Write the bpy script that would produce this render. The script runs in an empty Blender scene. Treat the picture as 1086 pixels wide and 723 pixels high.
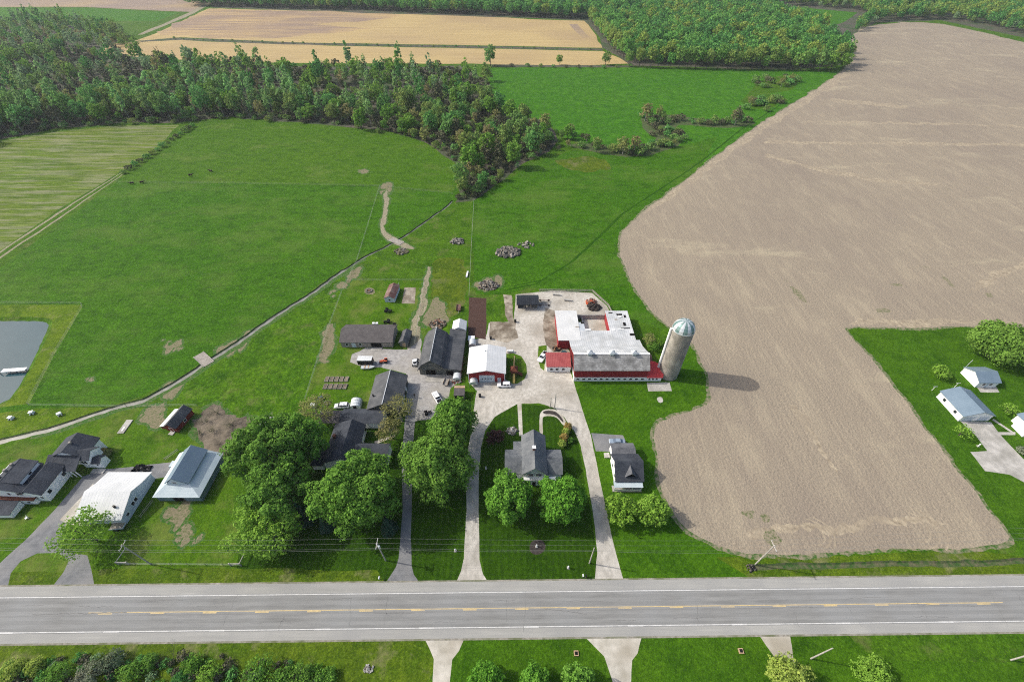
import bpy, bmesh, math, random
import numpy as np
from mathutils import Vector, Matrix, noise
from mathutils.geometry import delaunay_2d_cdt
R = math.radians
HAZE = 0.00008
sc = bpy.context.scene
col = sc.collection
random.seed(7)

# ------------------------------------------------------------------ camera model (survey of the place)
CH, CF, CHZ, CX, CY = 118.0, 470.0, 452.0, 543.0, 361.5
TH = math.atan(CHZ / CF); cT, sT = math.cos(TH), math.sin(TH)
def P(px, py, z=0.0):
    """surveyed plan position of a point of the site at height z"""
    u = (px - CX) / CF; v = (CY - py) / CF
    d = (u, cT + v * sT, -sT + v * cT)
    t = (z - CH) / d[2]
    return Vector((t * d[0], t * d[1], z))
cam_d = bpy.data.cameras.new('camera'); cam = bpy.data.objects.new('camera', cam_d); col.objects.link(cam)
cam.location = (0, 0, CH); cam.rotation_euler = (math.pi / 2 - TH, 0, 0)
cam_d.sensor_width = 36.0; cam_d.lens = CF / 1086 * 36.0; cam_d.clip_end = 20000; cam_d.clip_start = 1
sc.camera = cam

# ------------------------------------------------------------------ light
SUN_EL, SUN_AZ = 40.0, 170.0      # azimuth measured counter-clockwise from +X towards the sun
w = bpy.data.worlds.new('World'); sc.world = w; w.use_nodes = True
nt = w.node_tree; bg = nt.nodes['Background']
sky = nt.nodes.new('ShaderNodeTexSky'); sky.sky_type = 'NISHITA'; sky.sun_disc = False
sky.sun_elevation = R(SUN_EL); sky.sun_rotation = R(90 - SUN_AZ); sky.air_density = 1.0; sky.dust_density = 4.0
nt.links.new(sky.outputs[0], bg.inputs[0]); bg.inputs[1].default_value = 0.15
sl = bpy.data.lights.new('sun', 'SUN'); sl.energy = 2.9; sl.angle = R(0.6); sl.color = (1.0, 0.95, 0.87)
so = bpy.data.objects.new('sun', sl); col.objects.link(so)
sdir = Vector((math.cos(R(SUN_EL)) * math.cos(R(SUN_AZ)), math.cos(R(SUN_EL)) * math.sin(R(SUN_AZ)), math.sin(R(SUN_EL))))
so.rotation_euler = sdir.to_track_quat('Z', 'Y').to_euler(); so.location = (-200, 50, 200)
sc.view_settings.view_transform = 'Standard'; sc.view_settings.look = 'None'; sc.view_settings.gamma = 1
sc.view_settings.exposure = 0.36
sc.render.engine = 'CYCLES'; sc.cycles.use_denoising = False; sc.cycles.filter_width = 1.1
sc.cycles.max_bounces = 6; sc.cycles.diffuse_bounces = 3; sc.cycles.transparent_max_bounces = 4; sc.cycles.volume_bounces = 0

# ------------------------------------------------------------------ materials
MATS = {}
def nmat(name, c1, c2, scale=1.0, rough=0.9, bump=0.0, bscale=None, c3=None, s3=0.05, lo=0.35, hi=0.65, space='Object',
         stripe=None, spec=0.2, metal=0.0, detail=5.0, stretch=(1, 1, 1), bdist=0.1):
    """c1/c2 mixed by noise, c3 by a large noise, optional stripe=(axis, period, colour, width) seams and bump"""
    if name in MATS: return MATS[name]
    m = bpy.data.materials.new(name); m.use_nodes = True; t = m.node_tree; N = t.nodes; L = t.links
    b = N['Principled BSDF']; b.inputs['Roughness'].default_value = rough; b.inputs['Metallic'].default_value = metal
    b.inputs['Specular IOR Level'].default_value = spec
    if space == 'Object':
        tc = N.new('ShaderNodeTexCoord').outputs['Object']
    else:
        tc = N.new('ShaderNodeNewGeometry').outputs['Position']
    mp = N.new('ShaderNodeMapping'); mp.inputs['Scale'].default_value = stretch; L.new(tc, mp.inputs[0])
    n1 = N.new('ShaderNodeTexNoise'); n1.inputs['Scale'].default_value = scale; n1.inputs['Detail'].default_value = detail
    n1.inputs['Roughness'].default_value = 0.65
    L.new(mp.outputs[0], n1.inputs['Vector'])
    rp = N.new('ShaderNodeValToRGB'); rp.color_ramp.elements[0].position = lo; rp.color_ramp.elements[1].position = hi
    rp.color_ramp.elements[0].color = (*c1, 1); rp.color_ramp.elements[1].color = (*c2, 1)
    L.new(n1.outputs['Fac'], rp.inputs[0]); out = rp.outputs[0]
    if c3:
        n2 = N.new('ShaderNodeTexNoise'); n2.inputs['Scale'].default_value = s3; n2.inputs['Detail'].default_value = 4
        L.new(tc, n2.inputs['Vector'])
        r2 = N.new('ShaderNodeValToRGB'); r2.color_ramp.elements[0].position = 0.42; r2.color_ramp.elements[1].position = 0.66
        r2.color_ramp.elements[0].color = (0, 0, 0, 1); r2.color_ramp.elements[1].color = (.8, .8, .8, 1)
        L.new(n2.outputs['Fac'], r2.inputs[0])
        mx = N.new('ShaderNodeMixRGB'); L.new(r2.outputs[0], mx.inputs[0]); L.new(out, mx.inputs[1])
        mx.inputs[2].default_value = (*c3, 1); out = mx.outputs[0]
    if stripe:
        ax, per, cc, wd = stripe
        sp = N.new('ShaderNodeSeparateXYZ'); L.new(tc, sp.inputs[0])
        ma = N.new('ShaderNodeMath'); ma.operation = 'DIVIDE'; L.new(sp.outputs[ax], ma.inputs[0]); ma.inputs[1].default_value = per
        fr = N.new('ShaderNodeMath'); fr.operation = 'FRACT'; L.new(ma.outputs[0], fr.inputs[0])
        lt = N.new('ShaderNodeMath'); lt.operation = 'LESS_THAN'; L.new(fr.outputs[0], lt.inputs[0]); lt.inputs[1].default_value = wd
        ms = N.new('ShaderNodeMixRGB'); L.new(lt.outputs[0], ms.inputs[0]); L.new(out, ms.inputs[1]); ms.inputs[2].default_value = (*cc, 1)
        out = ms.outputs[0]
    L.new(out, b.inputs['Base Color'])
    if bump:
        nb = N.new('ShaderNodeTexNoise'); nb.inputs['Scale'].default_value = bscale or scale; nb.inputs['Detail'].default_value = 4
        L.new(mp.outputs[0], nb.inputs['Vector'])
        bp = N.new('ShaderNodeBump'); bp.inputs['Strength'].default_value = bump; bp.inputs['Distance'].default_value = bdist
        L.new(nb.outputs['Fac'], bp.inputs['Height']); L.new(bp.outputs[0], b.inputs['Normal'])
    MATS[name] = m; return m
def pmat(name, c, rough=0.6, metal=0.0, spec=0.4):
    return nmat(name, tuple(x * 0.88 for x in c), tuple(min(1, x * 1.08) for x in c), 0.9, rough, spec=spec, metal=metal)

def grass(name, dark, mid, lite, fine=1.1, straw=None, stripes=None, bump=0.5, big=0.02, stretch=(1, 1, 1)):
    """grass seen from the air: broad tone drift, patches, tufts, optional mowing passes"""
    dark, mid, lite = [(x[0] * 1.24, x[1] * 1.26, x[2] * .36) for x in (dark, mid, lite)]
    m = bpy.data.materials.new(name); m.use_nodes = True; t = m.node_tree; N = t.nodes; L = t.links
    b = N['Principled BSDF']; b.inputs['Roughness'].default_value = 0.95; b.inputs['Specular IOR Level'].default_value = 0.08
    g = N.new('ShaderNodeNewGeometry').outputs['Position']
    mp = N.new('ShaderNodeMapping'); mp.inputs['Scale'].default_value = stretch; L.new(g, mp.inputs[0])
    def nz(s, d=4, v=mp.outputs[0], r=0.6):
        n = N.new('ShaderNodeTexNoise'); n.inputs['Scale'].default_value = s; n.inputs['Detail'].default_value = d
        n.inputs['Roughness'].default_value = r
        L.new(v, n.inputs['Vector']); return n.outputs['Fac']
    def ramp(f, a, bb, c0=(0, 0, 0), c1=(1, 1, 1)):
        r = N.new('ShaderNodeValToRGB'); r.color_ramp.elements[0].position = a; r.color_ramp.elements[1].position = bb
        r.color_ramp.elements[0].color = (*c0, 1); r.color_ramp.elements[1].color = (*c1, 1); L.new(f, r.inputs[0]); return r.outputs[0]
    def mix(f, a, c, mode='MIX'):
        x = N.new('ShaderNodeMixRGB'); x.blend_type = mode
        if isinstance(f, float): x.inputs[0].default_value = f
        else: L.new(f, x.inputs[0])
        for k, i in ((a, 1), (c, 2)):
            if isinstance(k, tuple): x.inputs[i].default_value = (*k, 1)
            else: L.new(k, x.inputs[i])
        return x.outputs[0]
    o = ramp(nz(big, 6, g), 0.33, 0.68, mid, lite)
    o = mix(ramp(nz(0.13, 5), 0.45, 0.7), o, dark)
    f2 = ramp(nz(fine, 6, r=0.75), 0.40, 0.62)
    o = mix(f2, mix(0.62, o, tuple(x * 0.45 for x in dark)), o)
    f3 = ramp(nz(fine * 0.33, 4), 0.5, 0.72)
    o = mix(f3, o, mix(0.5, o, tuple(x * 1.25 for x in lite)))
    f4 = ramp(nz(fine * 2.6, 3, r=.8), 0.36, 0.60)
    o = mix(f4, mix(0.55, o, tuple(x * 0.4 for x in dark)), o)
    f5 = ramp(nz(fine * 1.7, 4, r=.8), 0.55, 0.72, (0, 0, 0), (.6, .6, .6))
    o = mix(f5, o, tuple(min(1, x * 1.7) for x in lite))
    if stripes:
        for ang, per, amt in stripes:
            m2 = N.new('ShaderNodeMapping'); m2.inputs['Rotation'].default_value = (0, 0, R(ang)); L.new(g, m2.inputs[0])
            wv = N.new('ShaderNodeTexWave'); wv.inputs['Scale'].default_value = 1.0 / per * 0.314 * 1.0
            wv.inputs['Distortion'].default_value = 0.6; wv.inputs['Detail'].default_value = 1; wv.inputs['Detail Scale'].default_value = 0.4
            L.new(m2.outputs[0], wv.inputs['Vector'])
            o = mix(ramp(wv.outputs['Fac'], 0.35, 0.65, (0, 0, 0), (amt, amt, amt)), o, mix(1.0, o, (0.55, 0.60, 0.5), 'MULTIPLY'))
    if straw:
        sc_, amt, cc = straw[:3]; lo_ = straw[3] if len(straw) > 3 else 0.54
        o = mix(ramp(nz(sc_, 6, r=.7), lo_, lo_ + 0.16, (0, 0, 0), (amt, amt, amt)), o, cc)
    L.new(o, b.inputs['Base Color'])
    bp = N.new('ShaderNodeBump'); bp.inputs['Strength'].default_value = bump; bp.inputs['Distance'].default_value = 0.5
    L.new(nz(fine * 0.8, 5), bp.inputs['Height']); L.new(bp.outputs[0], b.inputs['Normal'])
    MATS[name] = m; return m

def leaf_mat(name, c1, c2, c3=None, trans=0.36, hue=0.35):
    k_ = 1.0 if trans == 0 else 2.3
    c1, c2 = tuple(x * k_ for x in c1), tuple(x * k_ for x in c2); c3 = tuple(x * k_ for x in c3) if c3 else None
    m = bpy.data.materials.new(name); m.use_nodes = True; t = m.node_tree; N = t.nodes; L = t.links
    for n in list(N):
        if n.type == 'BSDF_PRINCIPLED': N.remove(n)
    out = [n for n in N if n.type == 'OUTPUT_MATERIAL'][0]
    ge = N.new('ShaderNodeNewGeometry'); oi = N.new('ShaderNodeObjectInfo')
    rp = N.new('ShaderNodeValToRGB'); rp.color_ramp.elements[0].color = (*c1, 1); rp.color_ramp.elements[1].color = (*c2, 1)
    L.new(ge.outputs['Random Per Island'], rp.inputs[0])
    mx = N.new('ShaderNodeMixRGB'); L.new(rp.outputs[0], mx.inputs[1]); mx.inputs[2].default_value = (*(c3 or c2), 1)
    mm = N.new('ShaderNodeMath'); mm.operation = 'MULTIPLY'; mm.inputs[1].default_value = hue * 2 if c3 else 0.0
    L.new(oi.outputs['Random'], mm.inputs[0])
    if c3:
        n1 = N.new('ShaderNodeTexNoise'); n1.inputs['Scale'].default_value = 0.13; L.new(ge.outputs['Position'], n1.inputs['Vector'])
        ml = N.new('ShaderNodeMath'); ml.operation = 'MULTIPLY'; L.new(mm.outputs[0], ml.inputs[0])
        r2 = N.new('ShaderNodeMath'); r2.operation = 'MULTIPLY_ADD'; r2.inputs[1].default_value = 2.2; r2.inputs[2].default_value = -0.1
        L.new(n1.outputs['Fac'], r2.inputs[0]); L.new(r2.outputs[0], ml.inputs[1]); ml.use_clamp = True
        L.new(ml.outputs[0], mx.inputs[0])
    else:
        L.new(mm.outputs[0], mx.inputs[0])
    d = N.new('ShaderNodeBsdfDiffuse'); L.new(mx.outputs[0], d.inputs[0])
    tr = N.new('ShaderNodeBsdfTranslucent'); L.new(mx.outputs[0], tr.inputs[0])
    ms = N.new('ShaderNodeMixShader'); ms.inputs[0].default_value = trans
    L.new(d.outputs[0], ms.inputs[1]); L.new(tr.outputs[0], ms.inputs[2]); L.new(ms.outputs[0], out.inputs[0])
    MATS[name] = m; return m

M = MATS
nmat('white_paint', (.76, .77, .77), (.84, .84, .83), 0.5, 0.6)
nmat('white_siding', (.82, .83, .83), (.88, .88, .87), 0.6, 0.6)
nmat('red_siding', (.24, .024, .03), (.33, .038, .042), 0.8, 0.7, stripe=(0, 0.5, (.13, .014, .016), 0.12))
nmat('red_wood', (.15, .03, .022), (.23, .04, .03), 1.2, 0.85, stripe=(0, 0.4, (.1, .02, .018), 0.1))
nmat('red_brown_wood', (.085, .028, .018), (.15, .05, .03), 1.0, 0.9)
nmat('red_metal_roof', (.29, .065, .065), (.38, .105, .10), 0.5, 0.5, stripe=(0, 0.6, (.2, .03, .03), 0.1))
nmat('white_metal_roof', (.54, .555, .55), (.66, .67, .665), 0.25, 0.5, stripe=(0, 0.9, (.46, .48, .48), 0.09))
nmat('white_metal_roof_wide', (.52, .53, .52), (.64, .645, .63), 0.3, 0.55, c3=(.5, .5, .47), s3=0.12, stripe=(0, 1.1, (.5, .51, .52), 0.08))
nmat('patched_metal_roof', (.42, .44, .445), (.62, .63, .63), 0.35, 0.55, c3=(.38, .39, .38), s3=0.2, stripe=(0, 0.8, (.30, .32, .335), 0.12), detail=8)
nmat('blue_grey_metal_roof', (.17, .235, .29), (.21, .28, .34), 0.3, 0.45, stripe=(1, 0.6, (.15, .2, .25), 0.08), metal=0.2)
nmat('pale_metal_roof', (.42, .5, .53), (.52, .59, .61), 0.3, 0.5, stripe=(1, 0.7, (.38, .45, .48), 0.08))
nmat('dark_shingles', (.026, .031, .040), (.055, .062, .076), 1.6, 0.9, c3=(.07, .078, .092), s3=0.25, detail=8)
nmat('grey_shingles', (.075, .08, .088), (.13, .135, .145), 1.8, 0.9, c3=(.17, .175, .185), s3=0.3, detail=8)
nmat('black_metal_roof', (.018, .022, .028), (.032, .038, .047), 0.5, 0.55, stripe=(0, 0.8, (.014, .016, .02), 0.1))
nmat('dark_metal_roof', (.045, .05, .056), (.085, .09, .097), 0.4, 0.6, c3=(.12, .122, .125), s3=0.3, stripe=(1, 0.9, (.035, .038, .043), 0.1))
nmat('brown_metal_roof', (.075, .068, .068), (.115, .105, .102), 0.6, 0.65, stripe=(0, 0.5, (.06, .055, .055), 0.14))
nmat('rusty_roof', (.10, .045, .04), (.2, .11, .09), 0.7, 0.75, c3=(.26, .2, .17), s3=0.35, stripe=(1, 0.6, (.09, .05, .05), 0.15))
nmat('weathered_shakes', (.2, .198, .19), (.48, .475, .46), 1.3, 0.95, c3=(.13, .128, .122), s3=0.35, detail=9, lo=0.3, hi=0.7, stripe=(2, 0.5, (.15, .145, .135), 0.15))
nmat('slate_roof', (.085, .095, .105), (.15, .16, .17), 1.5, 0.8, c3=(.19, .2, .205), s3=0.3, detail=8)
nmat('stone_wall', (.2, .18, .15), (.34, .31, .27), 1.6, 0.95)
nmat('grey_boards', (.10, .105, .095), (.2, .2, .18), 1.0, 0.9, stripe=(0, 0.35, (.07, .07, .065), 0.15))
nmat('pale_blue_siding', (.45, .52, .58), (.54, .6, .65), 0.8, 0.7)
nmat('concrete', (.34, .33, .3), (.5, .48, .44), 0.6, 0.95, c3=(.26, .25, .22), s3=0.2)
nmat('silo_concrete', (.23, .215, .18), (.46, .43, .37), 0.5, 0.9, c3=(.16, .15, .125), s3=0.3, stripe=(2, 0.75, (.27, .235, .17), 0.1), stretch=(1, 1, .35))
nmat('galvanised', (.5, .54, .55), (.64, .67, .68), 0.7, 0.4, metal=0.3)
nmat('galvanised_green', (.11, .20, .19), (.2, .30, .28), 0.7, 0.45, metal=0.2)
nmat('glass_dark', (.012, .016, .022), (.03, .036, .045), 0.6, 0.12, spec=0.6)
nmat('glass_sky', (.06, .09, .13), (.1, .14, .2), 0.6, 0.1, spec=0.7)
nmat('dark_opening', (.006, .006, .007), (.014, .013, .012), 0.6, 0.95)
nmat('weathered_wood', (.22, .2, .17), (.36, .33, .29), 1.5, 0.9)
nmat('brown_wood', (.13, .075, .04), (.24, .14, .08), 1.4, 0.9)
nmat('tan_wood', (.36, .25, .15), (.5, .36, .24), 1.4, 0.9)
nmat('pole_wood', (.34, .32, .28), (.46, .44, .4), 1.5, 0.85)
nmat('bark', (.07, .06, .05), (.14, .12, .1), 1.2, 0.95, bump=0.4)
nmat('pale_bark', (.2, .19, .17), (.34, .33, .3), 1.2, 0.95)
nmat('rubber', (.012, .012, .013), (.022, .022, .022), 1.5, 0.85)
nmat('steel', (.3, .31, .32), (.4, .41, .42), 1.0, 0.4, metal=0.5)
nmat('wire', (.16, .17, .16), (.24, .25, .24), 1.0, 0.5)
nmat('fence_wire', (.3, .33, .28), (.4, .42, .37), 1.0, 0.6)
nmat('car_white', (.74, .75, .75), (.8, .8, .8), 0.4, 0.25, spec=0.5)
nmat('car_silver_blue', (.3, .37, .44), (.36, .43, .5), 0.4, 0.25, spec=0.5, metal=0.3)
nmat('black_paint', (.012, .012, .013), (.02, .02, .02), 0.6, 0.4)
nmat('dark_side_panel', (.014, .014, .016), (.024, .024, .026), 0.6, 0.5)
nmat('orange_red_paint', (.45, .08, .03), (.55, .12, .05), 0.6, 0.5)
nmat('yellow_plastic', (.62, .42, .1), (.7, .5, .16), 0.6, 0.5)
nmat('blue_tarp', (.03, .06, .11), (.05, .09, .15), 0.9, 0.6)
nmat('brick', (.2, .08, .055), (.3, .13, .09), 2.0, 0.9)
nmat('bright_red_roof', (.52, .05, .055), (.62, .075, .075), 0.5, 0.5, stripe=(0, 0.6, (.42, .04, .045), 0.1))
nmat('mulch', (.03, .026, .024), (.065, .054, .048), 1.6, 0.98)
nmat('tilled_soil', (.045, .024, .018), (.085, .05, .04), 1.2, 0.98, bump=0.5, stretch=(3, .5, 1))
nmat('red_earth', (.2, .1, .065), (.32, .18, .12), 0.9, 0.98, bump=0.4)
nmat('rubble', (.10, .095, .08), (.235, .22, .19), 0.8, 0.95)
nmat('animal_coat', (.02, .015, .012), (.05, .035, .025), 0.9, 0.8)
nmat('plastic_white', (.7, .72, .73), (.78, .79, .8), 0.9, 0.5)
nmat('poly_film', (.5, .55, .55), (.66, .69, .69), 1.1, 0.35, spec=0.5)

# ------------------------------------------------------------------ object helpers
def tag(o, label=None, cat=None, group=None, kind=None):
    if label: o['label'] = label
    if cat: o['category'] = cat
    if group: o['group'] = group
    if kind: o['kind'] = kind
    return o
def thing(name, label, cat, loc=(0, 0, 0), rz=0.0, group=None):
    o = bpy.data.objects.new(name, None); col.objects.link(o)
    o.location = loc; o.rotation_euler = (0, 0, rz); o.empty_display_size = 0.5
    return tag(o, label, cat, group)
class MB:
    def __init__(s): s.v = []; s.f = []; s.m = []; s.mats = []
    def mi(s, m):
        if m not in s.mats: s.mats.append(m)
        return s.mats.index(m)
    def poly(s, pts, m):
        n = len(s.v); s.v += [tuple(p) for p in pts]; s.f.append(tuple(range(n, n + len(pts)))); s.m.append(s.mi(m)); return s
    def prism(s, base, top, m):
        """closed solid between two rings of equal length"""
        n = len(s.v); k = len(base); s.v += [tuple(p) for p in base] + [tuple(p) for p in top]; i = s.mi(m)
        s.f.append(tuple(range(n + k - 1, n - 1, -1))); s.f.append(tuple(range(n + k, n + 2 * k))); s.m += [i, i]
        for j in range(k):
            a, b = n + j, n + (j + 1) % k; s.f.append((a, b, b + k, a + k)); s.m.append(i)
        return s
    def box(s, x0, x1, y0, y1, z0, z1, m):
        b = [(x0, y0), (x1, y0), (x1, y1), (x0, y1)]
        return s.prism([(*p, z0) for p in b], [(*p, z1) for p in b], m)
    def ext_x(s, x0, x1, yz, m):
        """profile in the y-z plane run along x"""
        return s.prism([(x0, y, z) for y, z in yz], [(x1, y, z) for y, z in yz], m)
    def ext_y(s, y0, y1, xz, m):
        return s.prism([(x, y0, z) for x, z in xz], [(x, y1, z) for x, z in xz], m)
    def tube(s, p, q, r0, r1, m, n=8):
        p, q = Vector(p), Vector(q); d = (q - p).normalized()
        a = d.orthogonal().normalized(); b = d.cross(a)
        ring = lambda c, r: [c + (a * math.cos(2 * math.pi * i / n) + b * math.sin(2 * math.pi * i / n)) * r for i in range(n)]
        return s.prism(ring(p, r0), ring(q, r1), m)
    def path(s, pts, r, m, n=6):
        for a, b in zip(pts, pts[1:]): s.tube(a, b, r, r, m, n)
        return s
    def build(s, name, parent=None, smooth=False, loc=None):
        me = bpy.data.meshes.new(name); me.from_pydata(s.v, [], s.f)
        for m in s.mats: me.materials.append(MATS[m])
        me.polygons.foreach_set('material_index', s.m)
        bm = bmesh.new(); bm.from_mesh(me); bmesh.ops.recalc_face_normals(bm, faces=bm.faces); bm.to_mesh(me); bm.free()
        if smooth: me.polygons.foreach_set('use_smooth', [True] * len(me.polygons))
        o = bpy.data.objects.new(name, me); col.objects.link(o)
        if parent: o.parent = parent
        if loc: o.location = loc
        return o
def copy_tree(o, parent=None):
    c = o.copy(); col.objects.link(c); c.parent = parent
    for ch in o.children: copy_tree(ch, c)
    return c

# --- building pieces (local frame: x to the right, y away, z up)
def gable(root, x0, x1, y0, y1, ev, rg, axis, wall, roof, over=0.45, th=0.18, z0=0.0, rname='roof', wname='wall', rp=0.5):
    """a gabled block; axis is the direction of the ridge; rp = ridge position across the span"""
    w_ = MB()
    if axis == 'x':
        yr = y0 + (y1 - y0) * rp
        w_.ext_x(x0, x1, [(y0, z0), (y1, z0), (y1, ev), (yr, rg), (y0, ev)], wall)
    else:
        xr = x0 + (x1 - x0) * rp
        w_.ext_y(y0, y1, [(x0, z0), (x1, z0), (x1, ev), (xr, rg), (x0, ev)], wall)
    wo = w_.build(wname, root)
    r = MB(); e = 0.004
    if axis == 'x':
        s0 = (rg - ev) / (yr - y0); s1 = (rg - ev) / (y1 - yr)
        r.ext_x(x0 - over, x1 + over, [(y0 - over, ev - s0 * over + e), (yr, rg + e), (y1 + over, ev - s1 * over + e),
                                       (y1 + over, ev - s1 * over + th), (yr, rg + th), (y0 - over, ev - s0 * over + th)], roof)
    else:
        s0 = (rg - ev) / (xr - x0); s1 = (rg - ev) / (x1 - xr)
        r.ext_y(y0 - over, y1 + over, [(x0 - over, ev - s0 * over + e), (xr, rg + e), (x1 + over, ev - s1 * over + e),
                                       (x1 + over, ev - s1 * over + th), (xr, rg + th), (x0 - over, ev - s0 * over + th)], roof)
    ro = r.build(rname, root)
    return wo, ro
def pent(root, x0, x1, y0, y1, zs, wall, roof, over=0.35, th=0.15, rname='roof', wname='wall', z0=0.0):
    """single-pitch block, zs = heights at (x0y0, x1y0, x1y1, x0y1)"""
    if wall:
        MB().prism([(x0, y0, z0), (x1, y0, z0), (x1, y1, z0), (x0, y1, z0)],
                   [(x0, y0, zs[0]), (x1, y0, zs[1]), (x1, y1, zs[2]), (x0, y1, zs[3])], wall).build(wname, root)
    def zz(x, y):
        a = (x - x0) / (x1 - x0); b = (y - y0) / (y1 - y0)
        return (zs[0] * (1 - a) + zs[1] * a) * (1 - b) + (zs[3] * (1 - a) + zs[2] * a) * b
    c = [(x0 - over, y0 - over), (x1 + over, y0 - over), (x1 + over, y1 + over), (x0 - over, y1 + over)]
    return MB().prism([(x, y, zz(x, y) + .004) for x, y in c], [(x, y, zz(x, y) + th) for x, y in c], roof).build(rname, root)
def opening(root, name, face, a, h0, wd, ht, at, frame='white_paint', pane='glass_dark', sub='pane', fw=0.1):
    """window or door: frame part with its pane as sub-part. face 's','n','e','w'; a = centre along the wall; at = wall plane"""
    sgn = {'s': -1, 'n': 1, 'e': 1, 'w': -1}[face]
    def bx(m_, u0, u1, z0, z1, d0, d1, m):
        lo, hi = sorted((at + sgn * d0, at + sgn * d1))
        if face in 'sn': m_.box(u0, u1, lo, hi, z0, z1, m)
        else: m_.box(lo, hi, u0, u1, z0, z1, m)
    f = MB(); u0, u1 = a - wd / 2, a + wd / 2; z0, z1 = h0, h0 + ht
    bx(f, u0 - fw, u0, z0 - fw, z1 + fw, -0.02, 0.07, frame); bx(f, u1, u1 + fw, z0 - fw, z1 + fw, -0.02, 0.07, frame)
    bx(f, u0, u1, z1, z1 + fw, -0.02, 0.07, frame); bx(f, u0, u1, z0 - fw, z0, -0.02, 0.07, frame)
    fo = f.build(name, root)
    p = MB(); bx(p, u0, u1, z0, z1, -0.02, 0.035, pane); p.build(sub, fo)
    return fo

# ------------------------------------------------------------------ air
hm = bpy.data.materials.new('haze'); hm.use_nodes = True; ht = hm.node_tree; ht.nodes.clear()
ho = ht.nodes.new('ShaderNodeOutputMaterial'); hv = ht.nodes.new('ShaderNodeVolumePrincipled')
hv.inputs['Color'].default_value = (.86, .92, 1, 1); hv.inputs['Density'].default_value = HAZE; hv.inputs['Anisotropy'].default_value = .2
ht.links.new(hv.outputs[0], ho.inputs['Volume'])
MATS['haze'] = hm
hz_ = MB().box(-3100, 3100, -300, 3700, -3.0, CH + 6, 'haze').build('haze'); hz_['kind'] = 'stuff'
# ------------------------------------------------------------------ ground materials
G = dict(dark=(.020, .072, .010), mid=(.040, .135, .014), lite=(.062, .165, .018))
grass('grass_rough', (.028, .078, .012), (.052, .132, .018), (.078, .158, .025), 0.9, bump=0.7, straw=(.09, .5, (.16, .16, .06)))
grass('grass_pasture', (.024, .078, .010), (.042, .135, .013), (.060, .158, .016), 0.85, bump=1.0, big=0.012, stretch=(1, 1.6, 1), straw=(.02, .45, (.105, .165, .03), .48))
grass('grass_pasture_upper', (.032, .088, .012), (.054, .138, .016), (.075, .158, .02), 0.8, bump=0.9, big=0.012, stretch=(1, 1.6, 1), straw=(.03, .4, (.14, .18, .045)))
grass('grass_clumpy', (.026, .080, .010), (.050, .140, .014), (.085, .165, .022), 0.55, bump=1.2, big=0.03, straw=(.12, .5, (.16, .17, .06)))
grass('grass_worn', (.040, .085, .016), (.075, .125, .025), (.11, .14, .04), 0.7, bump=0.8, big=0.04, straw=(.07, .7, (.17, .15, .085)))
grass('grass_field_far', (.028, .108, .018), (.042, .15, .022), (.062, .172, .026), 0.35, bump=0.6, big=0.01)
grass('grass_rough_field', (.055, .11, .024), (.09, .16, .036), (.14, .18, .055), 0.6, bump=0.6, big=0.02, stretch=(.12, 1.3, 1), straw=(.22, .6, (.28, .26, .18), .46))
grass('grass_lawn', (.030, .082, .010), (.054, .138, .014), (.085, .165, .02), 1.6, bump=0.4, big=0.05, straw=(.09, .5, (.16, .18, .045), .48))
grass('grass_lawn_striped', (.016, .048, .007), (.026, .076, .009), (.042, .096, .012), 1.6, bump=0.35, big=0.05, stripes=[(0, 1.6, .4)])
grass('grass_lawn_diagonal', (.026, .08, .010), (.046, .132, .013), (.068, .155, .018), 1.6, bump=0.35, big=0.05, stripes=[(48, 1.5, .25)])
grass('grass_lawn_bright', (.024, .072, .010), (.044, .122, .014), (.066, .145, .02), 1.4, bump=0.5, big=0.04)
grass('grass_bank', (.045, .10, .014), (.09, .165, .022), (.13, .185, .035), 1.2, bump=0.5, big=0.05, straw=(.2, .5, (.22, .22, .09)))
grass('grass_track', (.012, .05, .006), (.022, .08, .008), (.034, .10, .011), 1.2, bump=0.5)
grass('grass_verge', (.035, .075, .014), (.06, .122, .02), (.11, .155, .035), 1.1, bump=0.5, big=0.06, straw=(.15, .65, (.22, .20, .10)))
nmat('woodland_litter', (.05, .05, .03), (.12, .105, .085), .25, 0.98, bump=0.6, space='P', c3=(.035, .075, .02), s3=.04, bdist=.5)
nmat('crop_soil', (.185, .153, .112), (.345, .293, .220), 2.3, 0.98, bump=.7, bscale=1.3, space='P', bdist=.35, detail=9, lo=.3, hi=.72)
nmat('stubble', (.35, .255, .11), (.47, .36, .165), .3, 0.95, space='P', stretch=(.03, 1, 1), c3=(.33, .24, .125), s3=.008, bump=.3, bdist=.3)
nmat('plowed_streaks', (.20, .145, .115), (.52, .37, .15), .22, 0.95, space='P', stretch=(.035, 1, 1), bump=.3, bdist=.3, c3=(.22, .16, .13), s3=.008, lo=.4, hi=.62, detail=7)
nmat('brown_soil', (.20, .15, .12), (.30, .23, .17), .2, 0.95, space='P', stretch=(.08, 1, 1), c3=(.34, .25, .13), s3=.008)
nmat('gravel_pale', (.36, .34, .29), (.56, .53, .47), .9, 0.98, space='P', c3=(.27, .245, .2), s3=.09, bump=.3, detail=9)
nmat('gravel_grey', (.25, .24, .23), (.4, .39, .37), .8, 0.98, space='P', c3=(.26, .24, .19), s3=.08, bump=.3, detail=9)
nmat('drive_asphalt', (.13, .135, .14), (.2, .205, .21), .6, 0.95, space='P', c3=(.25, .245, .235), s3=.12, detail=9)
nmat('drive_pale', (.35, .33, .285), (.55, .52, .46), .8, 0.97, space='P', c3=(.29, .27, .23), s3=.09, stretch=(1, .5, 1), detail=9, bump=.3)
nmat('bare_dirt', (.040, .085, .012), (.24, .20, .13), 1.7, 0.98, space='P', c3=(.20, .17, .11), s3=.5, bump=.5, detail=9, lo=.34, hi=.60)
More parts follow.
